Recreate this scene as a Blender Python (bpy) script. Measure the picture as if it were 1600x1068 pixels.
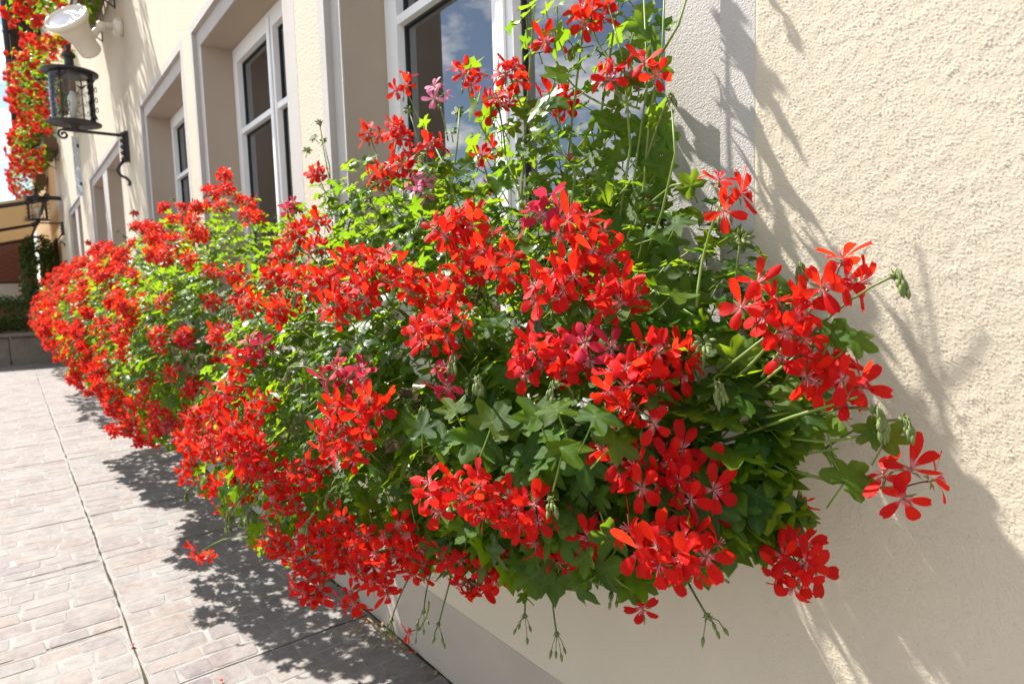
import bpy, math, random
import numpy as np
from mathutils import Vector, Matrix, Quaternion

# ------------------------------------------------------------------ camera, world, sun, exposure
for o in list(bpy.data.objects):
    bpy.data.objects.remove(o)
scn = bpy.context.scene
COL = scn.collection
CAMP = Vector((0.0, 0.9, 1.1175))
YAW, PIT, ROL, FPX = math.radians(38.1806), math.radians(5.2558), math.radians(-1.6798), 992.59
fw = Vector((math.cos(YAW) * math.cos(PIT), -math.sin(YAW) * math.cos(PIT), -math.sin(PIT)))
r0 = fw.cross(Vector((0, 0, 1))).normalized(); u0 = r0.cross(fw)
cr = (r0 * math.cos(ROL) + u0 * math.sin(ROL)).normalized(); cu = cr.cross(fw)
cd = bpy.data.cameras.new('camera'); cam = bpy.data.objects.new('camera', cd); COL.objects.link(cam)
cd.sensor_width = 36; cd.lens = FPX / 1600 * 36; cd.clip_start = 0.02; cd.clip_end = 2000
cd.dof.use_dof = True; cd.dof.focus_distance = 0.82; cd.dof.aperture_fstop = 9.0
cam.matrix_world = Matrix(((cr.x, cu.x, -fw.x, CAMP.x), (cr.y, cu.y, -fw.y, CAMP.y), (cr.z, cu.z, -fw.z, CAMP.z), (0, 0, 0, 1)))
scn.camera = cam
SUN = Vector((1.0, 0.36, 1.42)).normalized()
sd = bpy.data.lights.new('sun', 'SUN'); sd.energy = 5.0; sd.angle = math.radians(0.53); sd.color = (1.0, 0.965, 0.91)
so = bpy.data.objects.new('sun', sd); COL.objects.link(so)
so.rotation_euler = (-SUN).to_track_quat('-Z', 'Y').to_euler(); so.location = (3, 4, 9)
w = bpy.data.worlds.new('World'); scn.world = w; w.use_nodes = True
nt = w.node_tree; nt.nodes.clear()
def N(t, ty, **k):
    n = t.nodes.new(ty)
    for a, b in k.items(): setattr(n, a, b)
    return n
sky = N(nt, 'ShaderNodeTexSky', sky_type='NISHITA', sun_disc=False)
sky.sun_elevation = math.asin(SUN.z); sky.sun_rotation = math.atan2(SUN.x, SUN.y)
sky.air_density = 1.0; sky.dust_density = 0.6; sky.ozone_density = 1.5
tc = N(nt, 'ShaderNodeTexCoord'); sx = N(nt, 'ShaderNodeSeparateXYZ'); nt.links.new(tc.outputs['Generated'], sx.inputs[0])
ad = N(nt, 'ShaderNodeMath', operation='ADD'); ad.inputs[1].default_value = 0.22; nt.links.new(sx.outputs[2], ad.inputs[0])
cx = N(nt, 'ShaderNodeMath', operation='DIVIDE'); nt.links.new(sx.outputs[0], cx.inputs[0]); nt.links.new(ad.outputs[0], cx.inputs[1])
cy = N(nt, 'ShaderNodeMath', operation='DIVIDE'); nt.links.new(sx.outputs[1], cy.inputs[0]); nt.links.new(ad.outputs[0], cy.inputs[1])
cb = N(nt, 'ShaderNodeCombineXYZ'); nt.links.new(cx.outputs[0], cb.inputs[0]); nt.links.new(cy.outputs[0], cb.inputs[1])
cn = N(nt, 'ShaderNodeTexNoise'); cn.inputs['Scale'].default_value = 1.9; cn.inputs['Detail'].default_value = 9; cn.inputs['Roughness'].default_value = 0.58
co_ = N(nt, 'ShaderNodeVectorMath', operation='ADD'); co_.inputs[1].default_value = (5.1, 9.3, 0); nt.links.new(cb.outputs[0], co_.inputs[0]); nt.links.new(co_.outputs[0], cn.inputs['Vector'])
rp = N(nt, 'ShaderNodeValToRGB'); rp.color_ramp.elements[0].position = 0.485; rp.color_ramp.elements[1].position = 0.57
nt.links.new(cn.outputs[0], rp.inputs[0])
cm = N(nt, 'ShaderNodeMix', data_type='RGBA'); cm.inputs['B'].default_value = (13.5, 13.5, 13.4, 1)
nt.links.new(rp.outputs[0], cm.inputs['Factor']); nt.links.new(sky.outputs[0], cm.inputs['A'])
bg = N(nt, 'ShaderNodeBackground'); bg.inputs[1].default_value = 0.066
wo = N(nt, 'ShaderNodeOutputWorld'); nt.links.new(cm.outputs['Result'], bg.inputs[0]); nt.links.new(bg.outputs[0], wo.inputs[0])
scn.view_settings.view_transform = 'Standard'; scn.view_settings.look = 'None'; scn.view_settings.gamma = 1
scn.view_settings.exposure = 1.46; scn.view_settings.use_curve_mapping = False
scn.render.engine = 'CYCLES'
scn.cycles.max_bounces = 8; scn.cycles.transparent_max_bounces = 12; scn.cycles.transmission_bounces = 6

# ------------------------------------------------------------------ helpers
rng = random.Random(7); nr = np.random.default_rng(5)
def V(*a): return Vector(a)
def ray(px, py): return (fw * FPX + cr * (px - 800) - cu * (py - 534)).normalized()
def at_y(px, py, y):                      # the point in the place, y metres out from the wall, seen at a pixel of the photograph
    v = ray(px, py); return CAMP + v * ((y - CAMP.y) / v.y)
def rv(s=1.0, g=rng): return Vector((g.gauss(0, s), g.gauss(0, s), g.gauss(0, s)))

def mesh(name, verts, faces, mats, mi=None, uv=None, smooth=False):
    m = bpy.data.meshes.new(name); m.from_pydata([tuple(v) for v in verts], [], [tuple(f) for f in faces])
    for k in (mats if isinstance(mats, (list, tuple)) else [mats]): m.materials.append(k)
    if mi is not None: m.polygons.foreach_set('material_index', mi)
    if uv is not None:
        l = m.uv_layers.new(name='UVMap'); li = np.empty(len(m.loops), np.int32); m.loops.foreach_get('vertex_index', li)
        l.data.foreach_set('uv', np.asarray(uv, np.float32)[li].ravel())
    if smooth: m.polygons.foreach_set('use_smooth', [True] * len(m.polygons))
    m.update(); return m
WM = {}
def put(name, data, parent=None, M=None):                # link ONE object; M is its place in the world
    o = bpy.data.objects.new(name, data); COL.objects.link(o)
    M = M or Matrix.Identity(4)
    if parent is not None:
        o.parent = parent; o.matrix_basis = WM[parent.name].inverted() @ M
    else: o.matrix_basis = M
    WM[o.name] = M
    return o
def tag(o, label=None, cat=None, group=None, kind=None):
    for k, v in (('label', label), ('category', cat), ('group', group), ('kind', kind)):
        if v: o[k] = v
    return o
def thing(name, loc, label, cat, group=None):
    o = put(name, None, None, Matrix.Translation(loc)); o.empty_display_size = 0.1
    return tag(o, label, cat, group)

class MB:
    def __init__(s): s.v = []; s.f = []; s.m = []; s.uv = []
    def add(s, verts, faces, mi=0, uv=None):
        n = len(s.v); s.v += [tuple(p) for p in verts]; s.f += [tuple(i + n for i in f) for f in faces]; s.m += [mi] * len(faces)
        s.uv += list(uv) if uv is not None else [(0, 0)] * len(verts); return s
    def box(s, a, b, mi=0):
        x0, y0, z0 = a; x1, y1, z1 = b
        return s.add([(x0, y0, z0), (x1, y0, z0), (x1, y1, z0), (x0, y1, z0), (x0, y0, z1), (x1, y0, z1), (x1, y1, z1), (x0, y1, z1)],
                     [(0, 3, 2, 1), (4, 5, 6, 7), (0, 1, 5, 4), (1, 2, 6, 5), (2, 3, 7, 6), (3, 0, 4, 7)], mi)
    def cbox(s, a, b, c=0.004, mi=0):                    # box with chamfered edges
        x0, y0, z0 = a; x1, y1, z1 = b; V_ = []; 
        for x, sxx in ((x0, 1), (x1, -1)):
            for y, sy in ((y0, 1), (y1, -1)):
                for z, sz in ((z0, 1), (z1, -1)):
                    V_ += [(x, y + sy * c, z + sz * c), (x + sxx * c, y, z + sz * c), (x + sxx * c, y + sy * c, z)]
        I = lambda i, j, k, q: ((i * 2 + j) * 2 + k) * 3 + q
        F = [(I(0,0,0,0), I(0,0,1,0), I(0,1,1,0), I(0,1,0,0)), (I(1,0,0,0), I(1,1,0,0), I(1,1,1,0), I(1,0,1,0)),
             (I(0,0,0,1), I(1,0,0,1), I(1,0,1,1), I(0,0,1,1)), (I(0,1,0,1), I(0,1,1,1), I(1,1,1,1), I(1,1,0,1)),
             (I(0,0,0,2), I(0,1,0,2), I(1,1,0,2), I(1,0,0,2)), (I(0,0,1,2), I(1,0,1,2), I(1,1,1,2), I(0,1,1,2))]
        for j in (0, 1):
            for k in (0, 1): F += [(I(0,j,k,1), I(1,j,k,1), I(1,j,k,2), I(0,j,k,2))]
        for i in (0, 1):
            for k in (0, 1): F += [(I(i,0,k,0), I(i,1,k,0), I(i,1,k,2), I(i,0,k,2))]
            for j in (0, 1): F += [(I(i,j,0,0), I(i,j,1,0), I(i,j,1,1), I(i,j,0,1))]
        for i in (0, 1):
            for j in (0, 1):
                for k in (0, 1): F.append((I(i,j,k,0), I(i,j,k,1), I(i,j,k,2)))
        return s.add(V_, F, mi)
    def tube(s, pts, rad, n=6, mi=0, cap=True):
        pts = [Vector(p) for p in pts]; L = len(pts); rads = rad if isinstance(rad, (list, tuple)) else [rad] * L
        vs = []; t0 = (pts[1] - pts[0]).normalized(); a = t0.orthogonal().normalized()
        for i, p in enumerate(pts):
            t = (pts[min(i + 1, L - 1)] - pts[max(i - 1, 0)]).normalized()
            a = (a - t * a.dot(t)).normalized(); b = t.cross(a)
            for k in range(n):
                an = 2 * math.pi * k / n; vs.append(p + (a * math.cos(an) + b * math.sin(an)) * rads[i])
        fs = [(i * n + k, i * n + (k + 1) % n, (i + 1) * n + (k + 1) % n, (i + 1) * n + k) for i in range(L - 1) for k in range(n)]
        if cap: fs += [tuple(range(n - 1, -1, -1)), tuple((L - 1) * n + k for k in range(n))]
        return s.add(vs, fs, mi)
    def lathe(s, prof, n=24, M=None, mi=0):              # prof: (radius, height) about local z
        M = M or Matrix.Identity(4); vs = []; L = len(prof)
        for r, h in prof:
            for k in range(n):
                a = 2 * math.pi * k / n; vs.append(M @ V(r * math.cos(a), r * math.sin(a), h))
        fs = [(i * n + k, i * n + (k + 1) % n, (i + 1) * n + (k + 1) % n, (i + 1) * n + k) for i in range(L - 1) for k in range(n)]
        if prof[0][0] > 1e-6: fs.append(tuple(range(n - 1, -1, -1)))
        if prof[-1][0] > 1e-6: fs.append(tuple((L - 1) * n + k for k in range(n)))
        return s.add(vs, fs, mi)
    def join(s, other, M):
        n = len(s.v); s.v += [tuple(M @ Vector(p)) for p in other.v]; s.f += [tuple(i + n for i in f) for f in other.f]
        s.m += other.m; s.uv += other.uv; return s
    def data(s, name, mats, smooth=False, uv=False):
        return mesh(name, s.v, s.f, mats, s.m, s.uv if uv else None, smooth)
def frame(z, y):                                          # rotation with +Z along z and +Y near y
    z = z.normalized(); x = y.cross(z)
    if x.length < 1e-4: x = z.orthogonal()
    x.normalize(); y = z.cross(x)
    return Matrix(((x.x, y.x, z.x, 0), (x.y, y.y, z.y, 0), (x.z, y.z, z.z, 0), (0, 0, 0, 1)))
def TR(p, R=None, s=1.0):
    return Matrix.Translation(p) @ (R or Matrix.Identity(4)) @ Matrix.Scale(s, 4)
def bez(a, b, c, n=6):
    return [a * (1 - t) ** 2 + b * 2 * t * (1 - t) + c * t * t for t in [i / (n - 1) for i in range(n)]]

# ------------------------------------------------------------------ materials
def mat(name, color, rough=0.6, spec=0.5, metal=0.0, var=0.0, vscale=8.0, bump=0.0, bscale=60.0, bdist=0.002, detail=4, trans=None, tfac=0.0, island=None, coord='Object'):
    m = bpy.data.materials.new(name); m.use_nodes = True; t = m.node_tree; b = t.nodes['Principled BSDF']; out = t.nodes['Material Output']
    b.inputs['Base Color'].default_value = (*color, 1); b.inputs['Roughness'].default_value = rough; b.inputs['Metallic'].default_value = metal
    b.inputs['Specular IOR Level'].default_value = spec
    tcx = N(t, 'ShaderNodeTexCoord')
    src = None
    if var > 0:
        n = N(t, 'ShaderNodeTexNoise'); n.inputs['Scale'].default_value = vscale; n.inputs['Detail'].default_value = detail; n.inputs['Roughness'].default_value = 0.62
        t.links.new(tcx.outputs[coord], n.inputs['Vector'])
        mr = N(t, 'ShaderNodeMapRange'); mr.inputs[1].default_value = 0.25; mr.inputs[2].default_value = 0.75; mr.inputs[3].default_value = 1 - var; mr.inputs[4].default_value = 1 + var
        t.links.new(n.outputs[0], mr.inputs[0]); src = mr.outputs[0]
    if src is not None:
        mx = N(t, 'ShaderNodeMix', data_type='RGBA', blend_type='MULTIPLY'); mx.inputs['Factor'].default_value = 1; mx.inputs['A'].default_value = (*color, 1)
        t.links.new(src, mx.inputs['B']); t.links.new(mx.outputs['Result'], b.inputs['Base Color'])
    if bump > 0:
        n2 = N(t, 'ShaderNodeTexNoise'); n2.inputs['Scale'].default_value = bscale; n2.inputs['Detail'].default_value = 3; n2.inputs['Roughness'].default_value = 0.55
        t.links.new(tcx.outputs[coord], n2.inputs['Vector'])
        bp = N(t, 'ShaderNodeBump'); bp.inputs['Strength'].default_value = bump; bp.inputs['Distance'].default_value = bdist
        t.links.new(n2.outputs[0], bp.inputs['Height']); t.links.new(bp.outputs[0], b.inputs['Normal'])
    if trans is not None:
        tr = N(t, 'ShaderNodeBsdfTranslucent'); tr.inputs[0].default_value = (*trans, 1)
        ms = N(t, 'ShaderNodeMixShader'); ms.inputs[0].default_value = tfac
        t.links.new(b.outputs[0], ms.inputs[1]); t.links.new(tr.outputs[0], ms.inputs[2]); t.links.new(ms.outputs[0], out.inputs[0])
    return m
def rand_tint(m, cols, targets=('Base Color',), amount=1.0, island=True):
    """colour picked per object and per loose piece from a list of the thing's own colours"""
    t = m.node_tree; oi = N(t, 'ShaderNodeObjectInfo'); src = oi.outputs['Random']
    if island:
        g = N(t, 'ShaderNodeNewGeometry'); a = N(t, 'ShaderNodeMath', operation='ADD'); t.links.new(src, a.inputs[0]); t.links.new(g.outputs['Random Per Island'], a.inputs[1])
        fr = N(t, 'ShaderNodeMath', operation='FRACT'); t.links.new(a.outputs[0], fr.inputs[0]); src = fr.outputs[0]
    r = N(t, 'ShaderNodeValToRGB'); e = r.color_ramp.elements
    while len(e) < len(cols): e.new(0.5)
    for i, c in enumerate(cols): e[i].position = i / max(1, len(cols) - 1); e[i].color = (*c, 1)
    t.links.new(src, r.inputs[0]); return r.outputs[0]

M_wall = mat('cream_stucco', (0.545, 0.478, 0.372), 0.9, 0.2, var=0.05, vscale=2.2, bump=0.55, bscale=95, bdist=0.006)
M_rough = mat('cream_rough_stucco', (0.545, 0.478, 0.372), 0.92, 0.15, var=0.05, vscale=3.0, bump=0.4, bscale=420, bdist=0.0012)
M_sur = mat('grey_surround_plaster', (0.46, 0.43, 0.40), 0.9, 0.2, var=0.06, vscale=6, bump=0.7, bscale=330, bdist=0.003)
M_rev = mat('taupe_reveal_plaster', (0.40, 0.33, 0.26), 0.9, 0.2, var=0.04, vscale=5, bump=0.3, bscale=120, bdist=0.004)
M_plinth = mat('grey_plinth_paint', (0.40, 0.345, 0.285), 0.85, 0.25, var=0.07, vscale=5, bump=0.3, bscale=140, bdist=0.003)
M_pvc = mat('white_window_frame', (0.80, 0.80, 0.80), 0.35, 0.4)
M_gask = mat('black_gasket', (0.02, 0.022, 0.025), 0.5)
M_room = mat('dim_room', (0.16, 0.15, 0.135), 0.9, 0.1)
M_blind = mat('cream_pleated_blind', (0.80, 0.77, 0.70), 0.85, 0.1, trans=(0.6, 0.55, 0.45), tfac=0.3)
M_curt = mat('grey_curtain', (0.60, 0.60, 0.57), 0.9, 0.1)
M_iron = mat('black_wrought_iron', (0.018, 0.018, 0.02), 0.45, 0.5, var=0.3, vscale=30, bump=0.3, bscale=90)
M_spot = mat('cream_enamel', (0.72, 0.68, 0.58), 0.42, 0.45, var=0.06, vscale=9)
M_box = mat('brown_plastic_box', (0.12, 0.065, 0.038), 0.55, 0.4, var=0.15, vscale=9)
M_soil = mat('potting_soil', (0.022, 0.015, 0.010), 0.95, 0.1, var=0.4, vscale=60, bump=1.0, bscale=120, bdist=0.01)
M_stem = mat('green_stem', (0.17, 0.24, 0.04), 0.5, 0.4, trans=(0.3, 0.42, 0.05), tfac=0.2, var=0.2, vscale=25)
M_wood = mat('woody_stem', (0.13, 0.12, 0.045), 0.7, 0.2, var=0.25, vscale=40)
M_ped = mat('maroon_pedicel', (0.16, 0.045, 0.04), 0.5, 0.4)
M_sep = mat('sepal', (0.26, 0.22, 0.10), 0.6, 0.3, trans=(0.4, 0.35, 0.12), tfac=0.25)
M_bud = mat('green_bud', (0.15, 0.19, 0.055), 0.6, 0.35, var=0.25, vscale=120, trans=(0.3, 0.36, 0.10), tfac=0.18)
M_stam = mat('stamen', (0.65, 0.22, 0.24), 0.5, 0.3)
M_mortar = mat('pale_mortar', (0.235, 0.224, 0.21), 0.95, 0.15, var=0.22, vscale=9, bump=0.8, bscale=160, bdist=0.004, detail=8)
M_dirt = mat('dark_joint_dirt', (0.055, 0.048, 0.032), 0.95, 0.1, var=0.5, vscale=40, bump=1, bscale=200, bdist=0.006)
M_tim = mat('dark_brown_boards', (0.045, 0.026, 0.02), 0.75, 0.2, var=0.2, vscale=6)
M_pipe = mat('dark_downpipe', (0.028, 0.026, 0.025), 0.5, 0.4)
M_awn = mat('tan_awning_cloth', (0.25, 0.17, 0.085), 0.85, 0.1, trans=(0.26, 0.17, 0.08), tfac=0.3, var=0.06, vscale=5)
M_brick = mat('dark_red_brick', (0.20, 0.085, 0.06), 0.85, 0.2, var=0.25, vscale=7)
M_bmort = mat('brick_mortar', (0.20, 0.17, 0.15), 0.95, 0.1)
M_stone = mat('grey_trough_stone', (0.20, 0.175, 0.14), 0.9, 0.15, var=0.25, vscale=5, bump=0.8, bscale=30, bdist=0.02)
M_ochre = mat('ochre_facade', (0.50, 0.31, 0.14), 0.9, 0.15, var=0.06, vscale=2)
M_roof = mat('brown_tile_roof', (0.17, 0.075, 0.05), 0.85, 0.2, var=0.3, vscale=3)
M_dry = mat('dry_stalk', (0.24, 0.17, 0.09), 0.85, 0.15, var=0.3, vscale=40)
M_ground = mat('asphalt_ground', (0.16, 0.15, 0.14), 0.95, 0.15, var=0.15, vscale=1.5)

# leaf: darker blade, paler veins and rim, lets light through
def leaf_mat(name, a, b, tr1, tr2, fac):
    m = mat(name, a, 0.36, 0.22, trans=tr1, tfac=fac); t = m.node_tree; bs = t.nodes['Principled BSDF']
    tl = [n for n in t.nodes if n.type == 'BSDF_TRANSLUCENT'][0]
    c1 = rand_tint(m, [a, b, tuple(x * 0.75 for x in a), tuple(0.5 * (x + y) for x, y in zip(a, b)), tuple(x * 0.9 for x in a), (b[0] * 1.6, b[1] * 1.15, b[2]), a])
    uvn = N(t, 'ShaderNodeUVMap'); se = N(t, 'ShaderNodeSeparateXYZ'); t.links.new(uvn.outputs[0], se.inputs[0])
    mr = N(t, 'ShaderNodeMapRange'); mr.inputs[1].default_value = 0.75; mr.inputs[2].default_value = 1.0; mr.inputs[4].default_value = 0.5
    t.links.new(se.outputs[0], mr.inputs[0])                     # u = nearness to a vein
    mx = N(t, 'ShaderNodeMix', data_type='RGBA'); mx.inputs['B'].default_value = (0.08, 0.15, 0.022, 1)
    t.links.new(mr.outputs[0], mx.inputs['Factor']); t.links.new(c1, mx.inputs['A']); t.links.new(mx.outputs['Result'], bs.inputs['Base Color'])
    c2 = rand_tint(m, [tr1, tr2, tr1]); t.links.new(c2, tl.inputs[0])
    n = N(t, 'ShaderNodeTexNoise'); n.inputs['Scale'].default_value = 130; n.inputs['Detail'].default_value = 2; tcx = N(t, 'ShaderNodeTexCoord'); t.links.new(tcx.outputs['Object'], n.inputs['Vector'])
    bp = N(t, 'ShaderNodeBump'); bp.inputs['Strength'].default_value = 0.35; bp.inputs['Distance'].default_value = 0.002
    t.links.new(n.outputs[0], bp.inputs['Height']); t.links.new(bp.outputs[0], bs.inputs['Normal'])
    return m
M_leaf = leaf_mat('geranium_leaf', (0.019, 0.060, 0.006), (0.046, 0.110, 0.008), (0.20, 0.39, 0.010), (0.36, 0.50, 0.014), 0.44)
M_hedge = leaf_mat('hedge_leaf', (0.03, 0.06, 0.018), (0.05, 0.09, 0.02), (0.10, 0.2, 0.02), (0.12, 0.2, 0.02), 0.25)

# petal: scarlet blade, pale throat, darker magenta veins on the upper pair
def petal_mat(name, cols, trs, throat, vein, fac):
    m = mat(name, cols[0], 0.5, 0.14, trans=trs[0], tfac=fac); t = m.node_tree; bs = t.nodes['Principled BSDF']
    tl = [n for n in t.nodes if n.type == 'BSDF_TRANSLUCENT'][0]
    c = rand_tint(m, cols, island=True); c2 = rand_tint(m, trs, island=True); t.links.new(c2, tl.inputs[0])
    uvn = N(t, 'ShaderNodeUVMap'); se = N(t, 'ShaderNodeSeparateXYZ'); t.links.new(uvn.outputs[0], se.inputs[0])
    r = N(t, 'ShaderNodeValToRGB'); e = r.color_ramp.elements; e[0].position = 0.06; e[0].color = (1, 1, 1, 1); e[1].position = 0.30; e[1].color = (0, 0, 0, 1)
    t.links.new(se.outputs[1], r.inputs[0])
    mx = N(t, 'ShaderNodeMix', data_type='RGBA'); mx.inputs['B'].default_value = (*throat, 1); t.links.new(r.outputs[0], mx.inputs['Factor']); t.links.new(c, mx.inputs['A'])
    wv = N(t, 'ShaderNodeMath', operation='SINE'); ml = N(t, 'ShaderNodeMath', operation='MULTIPLY'); ml.inputs[1].default_value = 26; t.links.new(se.outputs[0], ml.inputs[0]); t.links.new(ml.outputs[0], wv.inputs[0])
    r2 = N(t, 'ShaderNodeMapRange'); r2.inputs[1].default_value = 0.75; r2.inputs[2].default_value = 1; r2.inputs[4].default_value = 0.55; t.links.new(wv.outputs[0], r2.inputs[0])
    r3 = N(t, 'ShaderNodeMapRange'); r3.inputs[1].default_value = 0.62; r3.inputs[2].default_value = 0.15; t.links.new(se.outputs[1], r3.inputs[0])
    mm = N(t, 'ShaderNodeMath', operation='MULTIPLY'); t.links.new(r2.outputs[0], mm.inputs[0]); t.links.new(r3.outputs[0], mm.inputs[1])
    mx2 = N(t, 'ShaderNodeMix', data_type='RGBA'); mx2.inputs['B'].default_value = (*vein, 1); t.links.new(mm.outputs[0], mx2.inputs['Factor']); t.links.new(mx.outputs['Result'], mx2.inputs['A'])
    t.links.new(mx2.outputs['Result'], bs.inputs['Base Color'])
    nn = N(t, 'ShaderNodeTexNoise'); nn.inputs['Scale'].default_value = 1.0; nn.inputs['Detail'].default_value = 3
    mp = N(t, 'ShaderNodeVectorMath', operation='MULTIPLY'); mp.inputs[1].default_value = (22, 2.6, 1); t.links.new(uvn.outputs[0], mp.inputs[0]); t.links.new(mp.outputs[0], nn.inputs['Vector'])
    bp = N(t, 'ShaderNodeBump'); bp.inputs['Strength'].default_value = 0.5; bp.inputs['Distance'].default_value = 0.0012; t.links.new(nn.outputs[0], bp.inputs['Height'])
    t.links.new(bp.outputs[0], bs.inputs['Normal']); t.links.new(bp.outputs[0], tl.inputs['Normal']); return m
M_pet = petal_mat('scarlet_petal', [(0.60, 0.006, 0.005), (0.68, 0.011, 0.006), (0.44, 0.003, 0.006), (0.64, 0.008, 0.005), (0.52, 0.004, 0.008)],
                  [(0.80, 0.026, 0.007), (0.92, 0.060, 0.015), (0.66, 0.014, 0.007)], (0.78, 0.30, 0.30), (0.36, 0.006, 0.03), 0.46)
M_pink = petal_mat('faded_pink_petal', [(0.62, 0.16, 0.30), (0.70, 0.26, 0.40), (0.62, 0.10, 0.18)], [(0.8, 0.25, 0.4), (0.7, 0.2, 0.3)], (0.8, 0.5, 0.55), (0.45, 0.03, 0.14), 0.35)
M_crim = petal_mat('fading_crimson_petal', [(0.44, 0.010, 0.030), (0.50, 0.022, 0.055), (0.38, 0.008, 0.022)], [(0.6, 0.05, 0.1), (0.55, 0.03, 0.06)], (0.7, 0.3, 0.35), (0.3, 0.004, 0.05), 0.35)

# paving stones: porphyry, purple, grey and tan
M_sett = mat('porphyry_sett', (0.22, 0.18, 0.165), 0.82, 0.3, bump=0.6, bscale=70, bdist=0.003)
def _sett():
    t = M_sett.node_tree; b = t.nodes['Principled BSDF']
    c = rand_tint(M_sett, [(0.155, 0.128, 0.122), (0.18, 0.15, 0.135), (0.165, 0.148, 0.14), (0.19, 0.152, 0.13), (0.145, 0.122, 0.12), (0.185, 0.168, 0.155)])
    n = N(t, 'ShaderNodeTexNoise'); n.inputs['Scale'].default_value = 26; n.inputs['Detail'].default_value = 6; n.inputs['Roughness'].default_value = 0.7; tcx = N(t, 'ShaderNodeTexCoord')
    geo = N(t, 'ShaderNodeNewGeometry'); t.links.new(geo.outputs['Position'], n.inputs['Vector'])
    r = N(t, 'ShaderNodeMapRange'); r.inputs[1].default_value = 0.3; r.inputs[2].default_value = 0.7; r.inputs[3].default_value = 0.72; r.inputs[4].default_value = 1.28; t.links.new(n.outputs[0], r.inputs[0])
    mx = N(t, 'ShaderNodeMix', data_type='RGBA', blend_type='MULTIPLY'); mx.inputs['Factor'].default_value = 1; t.links.new(c, mx.inputs['A']); t.links.new(r.outputs[0], mx.inputs['B'])
    # pale cement film left on the stones
    n2 = N(t, 'ShaderNodeTexNoise'); n2.inputs['Scale'].default_value = 5; n2.inputs['Detail'].default_value = 7; n2.inputs['Roughness'].default_value = 0.65; t.links.new(geo.outputs['Position'], n2.inputs['Vector'])
    r2 = N(t, 'ShaderNodeMapRange'); r2.inputs[1].default_value = 0.40; r2.inputs[2].default_value = 0.66; r2.inputs[4].default_value = 0.62; t.links.new(n2.outputs[0], r2.inputs[0])
    m2 = N(t, 'ShaderNodeMix', data_type='RGBA'); m2.inputs['B'].default_value = (0.235, 0.222, 0.207, 1); t.links.new(r2.outputs[0], m2.inputs['Factor']); t.links.new(mx.outputs['Result'], m2.inputs['A'])
    t.links.new(m2.outputs['Result'], b.inputs['Base Color'])
_sett()
def glass(name, tint, ior=1.75, rough=0.0, bump=0.0):
    m = bpy.data.materials.new(name); m.use_nodes = True; t = m.node_tree; t.nodes.remove(t.nodes['Principled BSDF']); out = t.nodes['Material Output']
    tr = N(t, 'ShaderNodeBsdfTransparent'); tr.inputs[0].default_value = (*tint, 1); gl = N(t, 'ShaderNodeBsdfGlossy'); gl.inputs['Roughness'].default_value = rough
    fr = N(t, 'ShaderNodeFresnel'); fr.inputs[0].default_value = ior; ms = N(t, 'ShaderNodeMixShader')
    if bump:
        n = N(t, 'ShaderNodeTexNoise'); n.inputs['Scale'].default_value = 25; tcx = N(t, 'ShaderNodeTexCoord'); t.links.new(tcx.outputs['Object'], n.inputs['Vector'])
        bp = N(t, 'ShaderNodeBump'); bp.inputs['Strength'].default_value = bump; bp.inputs['Distance'].default_value = 0.01; t.links.new(n.outputs[0], bp.inputs['Height'])
        t.links.new(bp.outputs[0], gl.inputs['Normal']); t.links.new(bp.outputs[0], fr.inputs['Normal'])
    t.links.new(fr.outputs[0], ms.inputs[0]); t.links.new(tr.outputs[0], ms.inputs[1]); t.links.new(gl.outputs[0], ms.inputs[2]); t.links.new(ms.outputs[0], out.inputs[0]); return m
M_glass = glass('window_glass', (0.88, 0.90, 0.90), 3.3)
M_lglass = glass('seeded_lamp_glass', (0.97, 0.97, 0.95), 1.35, 0.05, 0.25)
M_lens = mat('frosted_lens', (0.80, 0.84, 0.88), 0.3, 0.4, var=0.06, vscale=14, bump=.15, bscale=60)

# ------------------------------------------------------------------ ground and pavement
gm = MB(); gm.add([(-300, -300, -0.03), (300, -300, -0.03), (300, 300, -0.03), (-300, 300, -0.03)], [(0, 1, 2, 3)])
tag(put('ground', gm.data('ground', M_ground)), kind='structure')
pv = MB(); pv.add([(-4, 0.0, -0.0042), (26, 0.0, -0.0042), (26, 6, -0.0042), (-4, 6, -0.0042)], [(0, 1, 2, 3)])
pave = tag(put('pavement', pv.data('pavement', M_mortar)), kind='structure')
JY = 0.675; JX = [1.33, 1.975, 3.16, 3.83, 4.5, 5.3, 6.0, 6.64, 7.4, 8.2, 9.0, 9.8, 10.6, 11.4, 12.2, 13.0]
JXL = [2.46]
sett_list = []
def courses():
    x = -0.9
    while x < 15.5:
        wd = rng.uniform(0.075, 0.10)
        nx = x + wd
        for j in JX:
            if x < j - 0.03 < nx + 0.05: nx = j - 0.006
        for half in (0, 1):
            y = 0.012 if half == 0 else JY + 0.008; ye = JY - 0.008 if half == 0 else 3.2
            while y < ye - 0.02:
                ln = rng.uniform(0.085, 0.165); y2 = min(y + ln, ye)
                if ye - y2 < 0.06: y2 = ye
                sett_list.append((x + rng.uniform(.001, .006), y + rng.uniform(.001, .006), nx - rng.uniform(.001, .006), y2 - rng.uniform(.001, .006))); y = y2
        x = nx + (0.004 if nx not in [j - 0.006 for j in JX] else 0.012)
courses()
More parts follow.
